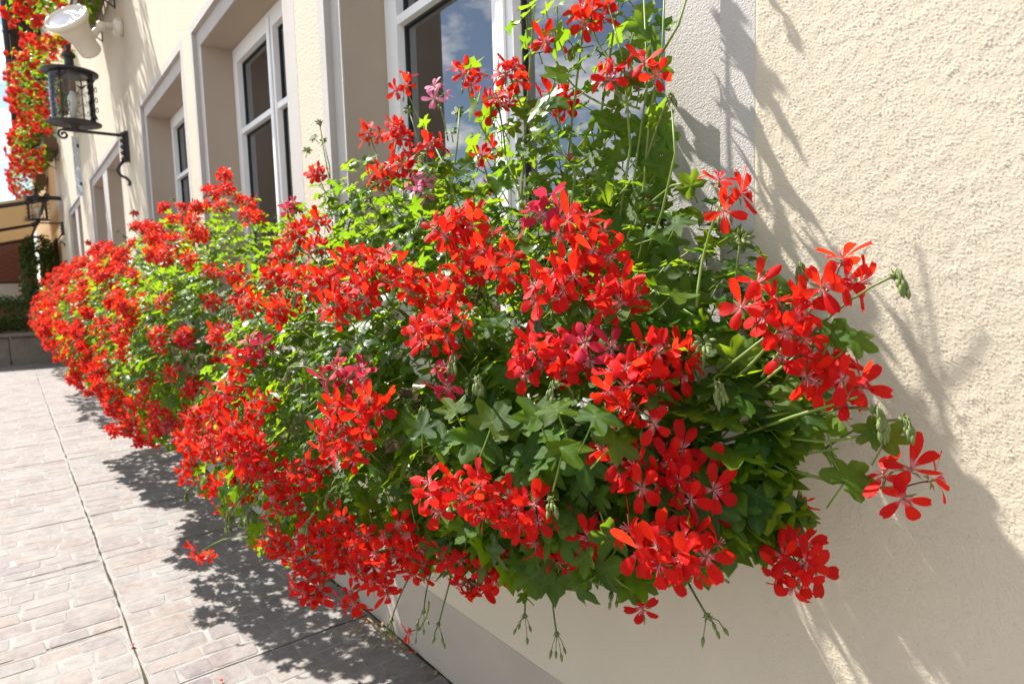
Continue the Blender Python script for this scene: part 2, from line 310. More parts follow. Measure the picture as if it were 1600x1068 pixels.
def sett_mesh(a, mb, g):
    x0, y0, x1, y1 = a; j = lambda: g.uniform(-0.008, 0.008); h = g.uniform(-0.0037, -0.0022); c = 0.004
    q = [(x0 + j() * .5, y0 + j()), (x1 + j() * .5, y0 + j()), (x1 + j() * .5, y1 + j()), (x0 + j() * .5, y1 + j())]
    o8 = []                                               # clipped corners
    for i in range(4):
        p, a1, b1 = Vector(q[i]), Vector(q[i - 1]), Vector(q[(i + 1) % 4]); k = g.uniform(0.003, 0.010)
        o8 += [p + (a1 - p).normalized() * k, p + (b1 - p).normalized() * k]
    ctr = sum(o8, Vector((0, 0))) / 8
    vs = [(p.x, p.y, -0.02) for p in o8] + [(p.x, p.y, -0.0040) for p in o8]
    vs += [((p + (ctr - p).normalized() * c).x, (p + (ctr - p).normalized() * c).y, h + g.uniform(-.0008, .0008)) for p in o8]
    fs = [(i, (i + 1) % 8, (i + 1) % 8 + 8, i + 8) for i in range(8)] + [(i + 8, (i + 1) % 8 + 8, (i + 1) % 8 + 16, i + 16) for i in range(8)] + [tuple(range(16, 24))]
    mb.add(vs, fs)
vis = [a for a in sett_list if a[0] > 1.25 and a[1] < 1.15]
vis.sort(key=lambda a: a[0]); near_set = set(vis[:300])
rest = MB()
for a in sett_list:
    if a in near_set:
        m = MB(); c = ((a[0] + a[2]) / 2, (a[1] + a[3]) / 2); sett_mesh((a[0] - c[0], a[1] - c[1], a[2] - c[0], a[3] - c[1]), m, rng)
        put('paving_stone', m.data('paving_stone', M_sett), pave, Matrix.Translation((c[0], c[1], 0)))
    else: sett_mesh(a, rest, rng)
tag(put('far_paving_stones', rest.data('far_paving_stones', M_sett), pave), kind='stuff')
jm = MB()                                                  # dirt-filled open joints, uneven width
def joint(p, q, wd):
    p, q = Vector(p), Vector(q); n = int((q - p).length / 0.05) + 1; d = (q - p).normalized(); s = Vector((-d.y, d.x)); vs = []
    for i in range(n + 1):
        wl = (p + (q - p) * (i / n)).x * 1.0 + (p + (q - p) * (i / n)).y; c = p + (q - p) * (i / n) + s * (.0012 * math.sin(7 * wl) + .001 * math.sin(19 * wl + 1)); k = wd * rng.uniform(0.15, 1.2)
        vs += [(c.x + s.x * k, c.y + s.y * k, -0.003), (c.x - s.x * k, c.y - s.y * k, -0.003)]
    jm.add(vs, [(2 * i, 2 * i + 1, 2 * i + 3, 2 * i + 2) for i in range(n)])
joint((-0.9, JY), (15, JY), 0.0045)
for j in JX: joint((j, 0.02), (j, JY - .01), 0.0035); joint((j + rng.uniform(-.005, .005), JY + .01), (j, 2.6), 0.004)
joint((2.46, JY + .01), (2.44, 2.6), 0.006)
joint((-1, 0.006), (15, 0.006), 0.007)
put('joint_dirt', jm.data('joint_dirt', M_dirt), pave)

# ------------------------------------------------------------------ house
house = thing('house', (5, 0, 0), 'cream stucco house with grey framed windows and geranium boxes', 'house')
HX0, HX1, HZ = -3.0, 15.6, 8.5
WIN = [(0.722, 2.036), (2.56, 3.835), (4.33, 5.57)]; Z0, Z1 = 0.78, 2.452
PAIR = [(6.95, 8.05, 8.42, 9.43), (10.98, 11.72, 12.1, 13.02)]
def surround(x0, x1): return (x0 - 0.183, x1 + 0.125)      # outer edges of the painted surround
PLZ = 0.228; OB, OT = 0.66, 2.58                           # plinth top, surround bottom and top
holes = [(*surround(*wn), OB, OT) for wn in WIN] + [(p[0] - 0.12, p[3] + 0.12, OB, OT) for p in PAIR]
RX0 = 0.04; RX1 = 1.6; RZT = 1.66
holes_all = holes + [(holes[0][0], RX1, PLZ, OB), (RX0, holes[0][0], PLZ, RZT)]
xs = sorted({HX0, HX1} | {h[0] for h in holes_all} | {h[1] for h in holes_all}); zs = sorted({PLZ, HZ} | {h[2] for h in holes_all} | {h[3] for h in holes_all})
wm = MB()
for a, b in zip(xs, xs[1:]):
    for c, d in zip(zs, zs[1:]):
        mx_, mz_ = (a + b) / 2, (c + d) / 2
        if any(h[0] < mx_ < h[1] and h[2] < mz_ < h[3] for h in holes_all): continue
        wm.add([(a, 0, c), (b, 0, c), (b, 0, d), (a, 0, d)], [(3, 2, 1, 0)])
wm.add([(HX0, 0, -.02), (HX0, 0, HZ), (HX0, -6, HZ), (HX0, -6, -.02)], [(0, 1, 2, 3)])
wm.add([(HX1, 0, -.02), (HX1, 0, HZ), (HX1, -6, HZ), (HX1, -6, -.02)], [(3, 2, 1, 0)])
wm.add([(HX0, -6, -.02), (HX1, -6, -.02), (HX1, -6, HZ), (HX0, -6, HZ)], [(0, 1, 2, 3)])
put('wall', wm.data('wall', M_wall), house)
rf = MB(); rf.add([(HX0 - .3, .5, HZ), (HX1 + .1, .5, HZ), (HX1 + .1, -3, HZ + 3), (HX0 - .3, -3, HZ + 3), (HX0 - .3, -6.5, HZ), (HX1 + .1, -6.5, HZ)],
                  [(0, 1, 2, 3), (3, 2, 5, 4), (0, 3, 4), (1, 5, 2), (0, 4, 5, 1)]); put('roof', rf.data('roof', M_roof), house)
pm = MB(); pm.box((HX0, -0.2, -0.02), (HX1, 0.001, PLZ)); put('plinth', pm.data('plinth', M_plinth), house)

# rough stucco near the camera as real relief: crumbs dragged by the float
def bandnoise(nz, nx, res, lo, hi, ax=1.0, seed=1, ang=0.0):
    g = np.random.default_rng(seed); a = np.fft.rfft2(g.standard_normal((nz, nx)))
    fz = np.fft.fftfreq(nz, res)[:, None]; fx = np.fft.rfftfreq(nx, res)[None, :]
    ca, sa = math.cos(ang), math.sin(ang); f = np.sqrt(((fx * ca + fz * sa) * ax) ** 2 + ((-fx * sa + fz * ca) / ax) ** 2)
    k = np.exp(-(f * lo) ** 2) - np.exp(-(f * hi) ** 2); r = np.fft.irfft2(a * k, s=(nz, nx)); return r / r.std()
def relief(name, x0, x1, z0, z1, res, edge):
    nx, nz = int((x1 - x0) / res) + 1, int((z1 - z0) / res) + 1
    a = bandnoise(nz, nx, res, 0.0018, 0.0046, 0.92, 3, 0.35); b = bandnoise(nz, nx, res, 0.0021, 0.0048, 0.95, 4); c = bandnoise(nz, nx, res, 0.02, 0.06, 1, 5)
    crumbs = np.clip(a - 0.65 + 0.2 * c, 0, 1.7) * 0.00047 + np.clip(b - 0.9, 0, 1.5) * 0.00045 + 0.00010 * b + 0.0001 * c + 0.0005
    X = np.linspace(x0, x1, nx); Z = np.linspace(z0, z1, nz)
    fade = np.ones((nz, nx))
    if 'r' in edge: fade *= np.where(Z[:, None] > OB, np.clip((x1 - X) / 0.004, 0, 1)[None, :], 1.0)
    if 'b' in edge: fade *= np.clip((Z - z0) / 0.004, 0, 1)[:, None]
    h = crumbs * fade
    k1 = np.clip((x1 - X) / 0.02, 0, 1)[None, :] if 'r' in edge else np.clip((X - x0) / 0.02, 0, 1)[None, :]      # the two sheets meet level below the surround
    h = np.where(Z[:, None] > OB, h, (0.0007 + (crumbs - 0.0007) * k1) * np.clip((Z - z0) / 0.004, 0, 1)[:, None])
    vs = np.stack([np.broadcast_to(X, (nz, nx)), h, np.broadcast_to(Z[:, None], (nz, nx))], -1).reshape(-1, 3)
    i = np.arange(nz * nx).reshape(nz, nx); q = np.stack([i[:-1, :-1], i[1:, :-1], i[1:, 1:], i[:-1, 1:]], -1).reshape(-1, 4)
    m = bpy.data.meshes.new(name); m.vertices.add(len(vs)); m.vertices.foreach_set('co', vs.astype(np.float32).ravel())
    m.loops.add(len(q) * 4); m.loops.foreach_set('vertex_index', q.astype(np.int32).ravel()); m.polygons.add(len(q)); m.polygons.foreach_set('loop_start', np.arange(0, len(q) * 4, 4, dtype=np.int32))
    m.polygons.foreach_set('use_smooth', np.ones(len(q), bool)); m.materials.append(M_rough); m.update(); m.validate()
    return m
put('rough_wall', relief('rough_wall', RX0, holes[0][0], PLZ, RZT, 0.0015, 'rb'), house)
put('rough_wall', relief('rough_wall', holes[0][0], RX1, PLZ, OB, 0.0032, 'b'), house)

def bars(mb, x0, x1, z0, z1, wx, wz, ya, yb):               # a rectangular frame of four butted bars
    mb.box((x0, ya, z0), (x0 + wx, yb, z1)); mb.box((x1 - wx, ya, z0), (x1, yb, z1))
    mb.box((x0 + wx, ya, z0), (x1 - wx, yb, z0 + wz)); mb.box((x0 + wx, ya, z1 - wz), (x1 - wx, yb, z1))
STEP = -0.023; RD = -0.187
def build_surround(ox0, ox1, inner, opens):
    ix0, ix1, iz0, iz1 = inner
    s = MB(); s.box((ox0, -0.03, OB), (ix0, 0.0005, OT)); s.box((ix1, -0.03, OB), (ox1, 0.0005, OT))
    s.box((ix0, -0.03, iz1), (ix1, 0.0005, OT)); s.box((ix0, -0.03, OB), (ix1, 0.0005, iz0))
    sur = put('window_surround', s.data('window_surround', M_sur), house)
    b = MB(); xs_ = [ix0] + [e for o in opens for e in o] + [ix1]
    for k in range(0, len(xs_), 2): b.box((xs_[k], STEP - .006, iz0), (xs_[k + 1], STEP, iz1))
    for o in opens: b.box((o[0], STEP - .006, Z1), (o[1], STEP, iz1)); b.box((o[0], STEP - .006, iz0), (o[1], STEP, Z0))
    put('inner_band', b.data('inner_band', M_sur), sur)
    r = MB()
    for o in opens:
        x0, x1 = o; e = 0.0065
        r.box((x0 - .08, RD - .1, Z0 - .08), (x0, STEP - e, Z1 + .08)); r.box((x1, RD - .1, Z0 - .08), (x1 + .08, STEP - e, Z1 + .08))
        r.box((x0, RD - .1, Z1), (x1, STEP - e, Z1 + .08)); r.box((x0, RD - .1, Z0 - .08), (x1, STEP - e, Z0))
    put('reveal', r.data('reveal', M_rev), sur)
def build_window(x0, x1, bar=1.985, leaves=2, blind=True):
    root = MB(); bars(root, x0 + .001, x1 - .001, Z0 + .001, Z1 - .001, 0.042, 0.042, RD - 0.07, RD)
    win = put('window', root.data('window', M_pvc), house)
    sill = MB(); sill.cbox((x0 + .002, RD, Z0 + .001), (x1 - .002, STEP + .03, Z0 + .022), .003); put('sill', sill.data('sill', M_rev), win)
    a, b = x0 + 0.036, x1 - 0.036; n = leaves; wd = (b - a) / n; ys = RD - 0.012
    for k in range(n):
        p, q = a + wd * k, a + wd * (k + 1); s = MB(); sw = 0.052 if n > 1 else 0.05
        l = 0.045 if (k > 0) else 0.052; rr_ = 0.045 if k < n - 1 else 0.052
        zz0, zz1 = Z0 + .03, Z1 - .03
        s.box((p, ys - .062, zz0), (p + l, ys + .016, zz1)); s.box((q - rr_, ys - .062, zz0), (q, ys + .016, zz1))
        s.box((p + l, ys - .062, zz0), (q - rr_, ys + .016, zz0 + .06)); s.box((p + l, ys - .062, zz1 - .055), (q - rr_, ys + .016, zz1))
        sash = put('sash', s.data('sash', M_pvc), win)
        gb = MB(); gb.box((p + l, ys - .028, bar), (q - rr_, ys + .012, bar + .028)); put('glazing_bar', gb.data('glazing_bar', M_pvc), win)
        for (c, d) in ((zz0 + .06, bar), (bar + .028, zz1 - .055)):
            g = MB(); bars(g, p + l, q - rr_, c, d, .006, .006, ys - .026, ys - .012); put('gasket', g.data('gasket', M_gask), win)
            g = MB(); g.box((p + l + .001, ys - .026, c + .001), (q - rr_ - .001, ys - .020, d - .001)); put('pane', g.data('pane', M_glass), win)
    if n > 1:
        mm = MB(); mm.cbox((a + wd - .018, ys + .0165, Z0 + .032), (a + wd + .018, ys + .026, Z1 - .032), .003); put('mullion', mm.data('mullion', M_pvc), win)
    if blind:                                               # pleated blind hung behind the glass
        bl = MB(); nz = 56; vs = []
        for i in range(nz + 1):
            z = Z0 + .2 + (Z1 - Z0 - .26) * i / nz; y = RD - .10 - (0.014 if i % 2 else 0.0)
            vs += [(x0 + .14, y, z), (x1 - .14, y, z)]
        bl.add(vs, [(2 * i, 2 * i + 1, 2 * i + 3, 2 * i + 2) for i in range(nz)]); put('pleated_blind', bl.data('pleated_blind', M_blind), win)
        cu_ = MB(); vs = []
        for i in range(25):
            x = x1 - .03 - .13 * i / 24; y = RD - .19 + 0.018 * math.sin(i * 1.3); vs += [(x, y, Z0 + .02), (x, y, Z1 - .02)]
        cu_.add(vs, [(2 * i, 2 * i + 2, 2 * i + 3, 2 * i + 1) for i in range(24)]); put('curtain', cu_.data('curtain', M_curt, True), win)
    rm = MB(); rm.box((x0 - .3, -2.4, Z0 - .3), (x1 + .3, RD - .1, Z1 + .15)); rm.f = [tuple(reversed(f)) for f in rm.f]
    rm.f = rm.f[:4] + rm.f[5:]; rm.m = [0] * 5               # open towards the window
    put('room', rm.data('room', M_room), win)
for x0, x1 in WIN:
    o0, o1 = surround(x0, x1); build_surround(o0, o1, (o0 + 0.059, o1 - 0.052, OB + .05, OT - 0.046), [(x0, x1)]); build_window(x0, x1)
for a, b, c, d in PAIR:
    build_surround(a - .12, d + .12, (a - .07, d + .07, OB + .05, OT - .046), [(a, b), (c, d)]); build_window(a, b, leaves=1); build_window(c, d, leaves=1)

# ------------------------------------------------------------------ geranium parts
def petal(mb, ang, L, W, tilt, bend, cup, g, mi=0, rows=6):
    d = V(math.sin(ang), math.cos(ang), 0); s = V(math.cos(ang), -math.sin(ang), 0); us = (-1, -0.5, 0, 0.5, 1)
    prof = [0.11, 0.33, 0.62, 0.87, 1.0, 0.93, 0.52][:rows + 1]; vs = []; uv = []; tw = g.gauss(0, 0.16); notch = g.choice((0, 0, .05, .08))
    for i in range(rows + 1):
        v = i / rows; wv = W * 0.5 * prof[i]
        for u in us:
            rad = 0.0015 + L * (v - (notch * (1 - abs(u)) if i == rows else 0)) * (1 - 0.10 * max(0, bend) * v)
            z = L * (tilt * v - bend * v * v) + cup * W * (u * u - .4) * (0.3 + v) * .5 + tw * u * wv * v
            p = d * rad + s * (wv * u) + V(0, 0, z); vs.append(p); uv.append((0.5 + u * 0.5 * prof[i], v))
    n = len(us); fs = [(i * n + k, (i + 1) * n + k, (i + 1) * n + k + 1, i * n + k + 1) for i in range(rows) for k in range(n - 1)]
    mb.add(vs, fs, mi, uv)
def blossom_mb(g, openness=None):
    mb = MB(); op = g.uniform(0.1, 0.75) if openness is None else openness
    for a in (-0.40, 0.40): petal(mb, a + g.gauss(0, .10), 0.0235 * g.uniform(.9, 1.1), 0.0106 * g.uniform(.8, 1.2), op + .25 + g.gauss(0, .12), 0.45 * g.uniform(-.2, 1.5), g.uniform(-.5, .3), g)
    for a in (-1.85, math.pi, 1.85): petal(mb, a + g.gauss(0, .14), 0.0225 * g.uniform(.88, 1.1), 0.0122 * g.uniform(.8, 1.2), op * .6 + g.gauss(0, .14), 0.4 * g.uniform(-.3, 1.5), g.uniform(-.5, .3), g)
    for k in range(5):                                      # sepals
        a = 2 * math.pi * k / 5 + .3; d = V(math.sin(a), math.cos(a), 0); s = V(math.cos(a), -math.sin(a), 0)
        b = V(0, 0, -.004); mb.add([b + d * .0008 + s * .0008, b + d * .0008 - s * .0008, b + d * .006 - s * .0016 + V(0, 0, .001), b + d * .0125 + V(0, 0, -.0015), b + d * .006 + s * .0016 + V(0, 0, .001)], [(0, 1, 2, 3, 4)], 1)
    for k in range(5):                                      # stamens
        d = V(g.gauss(0, .003), g.gauss(-.0015, .003), .008); mb.tube([V(0, 0, 0), d * .6, d], [.0005, .0004, .0006], 3, 2)
    mb.tube([V(0, 0, -.007), V(0, 0, 0)], [.0011, .0018], 5, 1)
    return mb
gB = random.Random(11)
BL_MB = [blossom_mb(gB) for _ in range(14)]
def bl_data(name, m3): return [b.data(name, m3, True, True) for b in BL_MB]
BL = bl_data('blossom', [M_pet, M_sep, M_stam])
BL_PINK = [b.data('blossom', [M_pink, M_sep, M_stam], True, True) for b in BL_MB[:5]]
BL_CRIM = [b.data('blossom', [M_crim, M_sep, M_stam], True, True) for b in BL_MB[:5]]

OUT = [(0, 1.0), (9, .90), (16, .85), (24, .72), (33, .50), (43, .66), (52, .84), (62, .98), (71, .82), (79, .70), (90, .48), (99, .62), (108, .76), (120, .86), (131, .72), (144, .60), (158, .48), (172, .22)]
def leaf_mb(g, hi=True):
    half = OUT if hi else OUT[::2] + [OUT[-1]]
    if not hi: half = [OUT[i] for i in (0, 3, 4, 7, 9, 10, 13, 15, 17)]
    full = half + [(360 - a, r) for a, r in reversed(half[1:])]
    rings = (0.34, 0.7, 1.0) if hi else (0.5, 1.0)
    cup = g.uniform(-.28, .30); ph = g.uniform(0, 6.28); rip = g.uniform(.05, .14); bend = g.uniform(-.05, .35); jit = [g.uniform(.93, 1.07) for _ in full]; fold = g.uniform(0.04, .16)
    mb = MB(); vs = [V(0, 0, 0)]; uv = [(1, 0)]; n = len(full)
    for q in rings:
        for i, (a, r) in enumerate(full):
            an = math.radians(a + g.gauss(0, 1.2)); rr = (r * jit[i] * q) if q > .5 else q * (0.7 + .3 * r)
            if q == 0.7: rr = 0.7 * (r * .75 + .25 * .85) * jit[i]
            x, y = rr * math.sin(an), rr * math.cos(an)
            vein = max(math.cos(math.radians((a - c)) * 1.0) for c in (0, 62, 120, 240, 298)); near = max(0, (vein - .93) / .07)
            z = cup * rr * rr + rip * math.sin(3.1 * an + ph) * q * q * q + rip * .6 * math.sin(8 * an + ph * 2) * (q > .9) - bend * max(0, y) ** 2 - fold * near * q * (1 - q * .5)
            vs.append(V(x, y, z)); uv.append((near, q))
    fs = [(0, 1 + (i + 1) % n, 1 + i) for i in range(n)]
    for k in range(len(rings) - 1):
        o = 1 + k * n; fs += [(o + i, o + (i + 1) % n, o + n + (i + 1) % n, o + n + i) for i in range(n)]
    mb.add(vs, fs, 0, uv); return mb
LF_MB = [leaf_mb(gB) for _ in range(10)]; LF = [b.data('leaf', M_leaf, True, True) for b in LF_MB]
LL_MB = [leaf_mb(gB, False) for _ in range(8)]

def bud_mb(g, droop, pods=False):                           # umbel of unopened buds; hub at origin, +Z is the stalk's direction
    mb = MB(); n = g.randint(7, 11) if not pods else g.randint(4, 6)
    mb.lathe([(0.0, .003), (.0035, .002), (.0045, -.001), (.003, -.003), (0.0012, -.0045)], 7)
    for k in range(6):
        a = 2 * math.pi * k / 6; d = V(math.cos(a), math.sin(a), .2); s = V(-math.sin(a), math.cos(a), 0); mb.add([d * .002 + s * .0016, d * .002 - s * .0016, d * .009], [(0, 1, 2)])
    for k in range(n):
        a = 2 * math.pi * (k + g.random() * .6) / n; sp = g.uniform(.25, .7) if not pods else g.uniform(.2, 1.0); d = V(math.cos(a) * sp, math.sin(a) * sp, 1).normalized()
        L = g.uniform(.010, .018) if not pods else g.uniform(.018, .034); e = d * L * .75 + droop * L * .75; b = (e - d * L * .3).normalized() * .6 + droop * .8; b.normalize()
        bl = g.uniform(.009, .014)
        mb.tube([V(0, 0, 0), d * L * .5, e], [.0007, .0007, .0009], 4)
        mb.tube([e, e + b * bl * .3, e + b * bl * .65, e + b * bl], [.0012, .0024, .0021, .0004], 6)
    return mb
gN = random.Random(21)
def stalk(pts, r0_, r1_, n=6):
    mb = MB(); k = len(pts); mb.tube(pts, [r0_ + (r1_ - r0_) * i / (k - 1) for i in range(k)], n); return mb

# a head: hub + pedicels (+ peduncle) as the part, blossoms as sub-parts; for far heads everything in one shared mesh
def head_layout(g, n, axis, spread=1.0):
    out = []; a0 = g.random() * 6.28; fr = frame(axis, V(0, 0, 1))
    for k in range(n):
        t = (k + .5) / n; ph = a0 + k * 2.39996; el = math.acos(1 - 0.95 * t * (1 if n > 2 else .4)) * spread
        d = (fr @ V(math.sin(el) * math.cos(ph), math.sin(el) * math.sin(ph), math.cos(el)).to_4d()).to_3d()
        L = g.uniform(.014, .027)
        out.append((d, L))
    return out
FAR = []
def make_far():
    for q in range(7):
        g = random.Random(100 + q); mb = MB()
        for d, L in head_layout(g, g.randint(7, 10), V(0, 0, 1)):
            nrm = (d + V(0, 0, .25) + rv(.2, g)).normalized()
            mb.join(g.choice(BL_MB), TR(d * L * 1.05, frame(nrm, V(0, .9, .4) + rv(.3, g)), g.uniform(.95, 1.12)))
            t = MB(); t.tube([V(0, 0, 0), d * L * 1.02], [.0009, .0008], 3, 1); mb.join(t, Matrix.Identity(4))
        FAR.append(mb.data('flower_head', [M_pet, M_sep, M_stam], True, True))
make_far()

class Bush:
    def __init__(s, name, label, group, x0, x1, prof, cy, cz, sc, base, seed):
        s.x0, s.x1, s.cy, s.cz, s.sc = x0, x1, cy, cz, sc; s.g = random.Random(seed); s.ph = [s.g.random() * 6.28 for _ in range(8)]
        a = sorted((math.atan2(z - cz, y - cy), math.hypot(y - cy, z - cz)) for y, z in prof)
        s.A = [p[0] for p in a]; s.R = [p[1] for p in a]
        s.A = [s.A[-1] - 2 * math.pi] + s.A + [s.A[0] + 2 * math.pi]; s.R = [s.R[-1]] + s.R + [s.R[0]]
        s.root = thing(name, base, label, 'geranium', group); s.base = base; s.nl = 0; s.leafmb = MB(); s.petmb = MB()
        s.soil = Vector(base)
    def rad(s, x, th):
        r = float(np.interp(th, s.A, s.R)); t = (x - (s.x0 + s.x1) / 2) / ((s.x1 - s.x0) / 2)
        if abs(t) >= 1: return 0
        tp = (1 - abs(t) ** 5) ** .5; kf, kb = s.sc(x); k = kb if th < 0 else kf
        if th < 0: k = kf + (kb - kf) * min(1, -th / 1.2)
        wob = 1 + .07 * math.sin(5.1 * x + 2.2 * th + s.ph[0]) + .06 * math.sin(11 * x - 3.1 * th + s.ph[1]) + .035 * math.sin(23 * x + 7 * th + s.ph[2])
        return r * tp * k * wob
    def inside(s, p, grow=1.0):
        if not s.x0 < p.x < s.x1: return False
        y, z = p.y - s.cy, p.z - s.cz; return math.hypot(y, z) < s.rad(p.x, math.atan2(z, y)) * grow
    def pt(s, x, th, f=1.0):
        r = s.rad(x, th) * f; return V(x, s.cy + r * math.cos(th), s.cz + r * math.sin(th))
    def nrm(s, x, th):
        t = (x - (s.x0 + s.x1) / 2) / ((s.x1 - s.x0) / 2); return V(.9 * t ** 3, math.cos(th), math.sin(th)).normalized()
    def leaf(s, p, n, tip, size, obj=True):
        p = Vector(p); p.y = max(p.y, 0.02 + size * .35) if not s.in_open(p) else max(p.y, -.13 + size)
        R = frame(n, tip)
        if obj: put('leaf', s.g.choice(LF), s.root, TR(p, R, size))
        else: s.leafmb.join(s.g.choice(LL_MB), TR(p, R, size))
        q = p - R.to_3x3() @ V(0, .0, 0); b = p - R.col[1].to_3d() * size * .9 - n * size * .9
        if b.y > .01: s.petmb.tube(bez(b, p - n * size * .35 - R.col[1].to_3d() * size * .3, p, 4), .0011, 4)
    def in_open(s, p): return p.z > Z0 + .1 and p.z < 2.3 and any(a + .08 < p.x < b - .08 for a, b in WIN)
    def fill_leaves(s, nobj, nst, size=(.022, .042), view=None, th=(-1.9, 2.6), fr=(.5, 1.03)):
        L = []
        for i in range(nobj + nst):
            x = s.g.uniform(s.x0 + .01, s.x1 - .01); t = s.g.uniform(*th); f = fr[0] + (fr[1] - fr[0]) * s.g.random() ** .62
            if s is BUSH[0] and x < 1.15 and t < 1.0: f *= .95
            p = s.pt(x, t, f); n0 = s.nrm(x, t); L.append((p, n0, f))
        L.sort(key=lambda e: (e[0] - CAMP).length - .9 * e[2] * (1 if e[1].dot(CAMP - e[0]) > 0 else -1))
        for i, (p, n0, f) in enumerate(L):
            n = (n0 * .75 + V(0, 0, .55) + SUN * .25 + rv(.42, s.g)).normalized(); tip = (n0 * .6 + V(0, 0, -.75) + rv(.45, s.g))
            s.leaf(p, n, tip, s.g.uniform(*size) * (.8 + .3 * s.g.random()) * (1.35 if p.x < 1.1 and p.z < 1.1 else 1), i < nobj)
    def finish(s):
        if s.leafmb.v: tag(put('foliage', s.leafmb.data('foliage', M_leaf, True, True), s.root), kind='stuff')
        if s.petmb.v: tag(put('leaf_stalks', s.petmb.data('leaf_stalks', M_stem, True), s.root), kind='stuff')
    def head(s, P, axis, n, bl=None, root=None, detailed=True, scale=1.0):
        """P = middle of the bloom"""
        bl = bl or BL; g = s.g; axis = axis.normalized(); hub = P - axis * .016 * scale
        if not detailed:
            put('flower_head', g.choice(FAR), s.root, TR(hub, frame(axis, V(0, 0, 1) + rv(.4, g)), scale)); return
        mb = MB(); lay = head_layout(g, n, axis)
        for d, L in lay: mb.tube(bez(V(0, 0, 0), d * L * .43 + V(0, 0, .001), d * L * .86, 4), [.0010, .0009, .0009, .0011], 5, 0)
        mb.lathe([(0, .003), (.003, .0015), (.0038, -.001), (.0015, -.004)], 7, frame(axis, V(0, 0, 1)), 1)
        for k in range(g.randint(1, 4)):                    # a few late buds hang under the bloom
            d = (axis * .4 + rv(.6, g)).normalized(); e = d * .012 + V(0, 0, -.010); mb.tube([V(0, 0, 0), d * .01, e], .0007, 4, 1); mb.tube([e, e + V(0, 0, -.004) + d * .001, e + V(0, 0, -.011) + d * .003], [.0011, .0023, .0004], 5, 1)
        r = root or (hub - axis * g.uniform(.06, .11) + V(0, -.035, -.03) + rv(.012, g)); r = Vector(r)
        if r.y < .015: r.y = .015
        mid = (hub + r) / 2 + rv(.008, g) + V(0, 0, -.006) + (hub - r).cross(V(0, 0, 1)).normalized() * g.gauss(0, .006)
        mid2 = hub - axis * (hub - r).length * .45
        mb.tube([q - hub for q in bez(r, (mid + mid2) / 2, hub, 7)], [.0019, .0018, .0017, .0016, .0016, .0017, .0020], 6, 2)
        h = put('flower_head', mb.data('flower_head', [M_ped, M_bud, M_stem], True), s.root, Matrix.Translation(hub))
        for d, L in lay:
            b = hub + d * (L * .86 + .006); nr_ = (d * .8 + axis * .45 + rv(.22, g)).normalized(); up = V(0, 0, 1) + rv(.28, g)
            put('blossom', g.choice(bl), h, TR(b, frame(nr_, up), g.uniform(.80, 1.0) * scale))
    def buds(s, P, root, pods=False, dn=True):
        g = s.g; P = Vector(P); root = Vector(root); mid = (P + root) / 2 + V(0, 0, .02 if dn else -.005) + rv(.006, g)
        pts = bez(root, mid, P, 6); d = (pts[-1] - pts[-2]).normalized(); R = frame(d, V(0, 0, 1)); dr = (R.to_3x3().inverted() @ V(0, 0, -1)).normalized()
        if not dn: dr = dr * .3
        mb = MB(); mb.join(bud_mb(g, dr, pods), R); mb.tube([q - P for q in pts], [.0018, .0016, .0015, .0014, .0014, .0017], 6)
        put('bud_cluster', mb.data('bud_cluster', M_bud, True), s.root, Matrix.Translation(P))
    def stem(s, pts, r0_=.0028, r1_=.0018, m=None):
        put('stem', stalk(pts, r0_, r1_).data('stem', m or M_stem, True), s.root)

def window_box(x0, x1, z, label, nb=2):
    t = thing('window_box', ((x0 + x1) / 2, 0.13, z), label, 'window box', 'flower boxes fixed below the windows')
    b = MB(); th = .012; y0, y1 = .035, .225; h = .17
    b.box((x0, y0, z), (x1, y1, z + .012)); b.box((x0, y0, z + .012), (x1, y0 + th, z + h)); b.box((x0, y1 - th, z + .012), (x1, y1, z + h))
    b.box((x0, y0 + th, z + .012), (x0 + th, y1 - th, z + h)); b.box((x1 - th, y0 + th, z + .012), (x1, y1 - th, z + h))
    b.cbox((x0 - .008, y1, z + h - .03), (x1 + .008, y1 + .01, z + h + .004), .003)
    put('trough', b.data('trough', M_box), t)
    s = MB(); s.box((x0 + th, y0 + th, z + .1), (x1 - th, y1 - th, z + h - .02)); put('soil', s.data('soil', M_soil), t)
    for k in range(nb):
        x = x0 + .42 + (x1 - x0 - .6) * k / (nb - 1); r = MB(); r.box((x - .012, .0035, z - .16), (x + .012, .009, z + .12)); r.box((x - .012, .009, z - .008), (x + .012, y1, z - .001)); r.tube([V(x, .01, z - .15), V(x, y1 - .01, z - .009)], .006, 6)
        put('bracket', r.data('bracket', M_iron), t)
    return t

PROF1 = [(-.02, 1.28), (.12, 1.33), (.26, 1.25), (.37, 1.12), (.45, .97), (.49, .82), (.48, .68), (.42, .58), (.32, .52), (.2, .53), (.06, .60)]
PROF2 = [(-.02, 1.46), (.12, 1.50), (.28, 1.38), (.43, 1.19), (.54, .98), (.58, .82), (.55, .66), (.47, .53), (.34, .46), (.2, .48), (.06, .58)]
def sc1(x):
    t = min(1, max(0, (x - .45) / .95)); return (.86 + .26 * t, .33 + .83 * t)
BOXZ = .66
window_box(.62, 2.12, BOXZ, 'brown flower box with iron brackets under the window nearest the bare stucco wall')
window_box(2.46, 3.92, BOXZ, 'brown flower box with iron brackets under the second window from the bare wall')
window_box(4.22, 5.66, BOXZ, 'brown flower box with iron brackets under the third window, before the lantern')
window_box(6.9, 9.46, BOXZ, 'long brown flower box under the paired windows beside the lantern', 3)
window_box(10.9, 13.1, BOXZ, 'long brown flower box under the paired windows before the stone trough', 3)
GRP = 'geraniums in the window boxes'
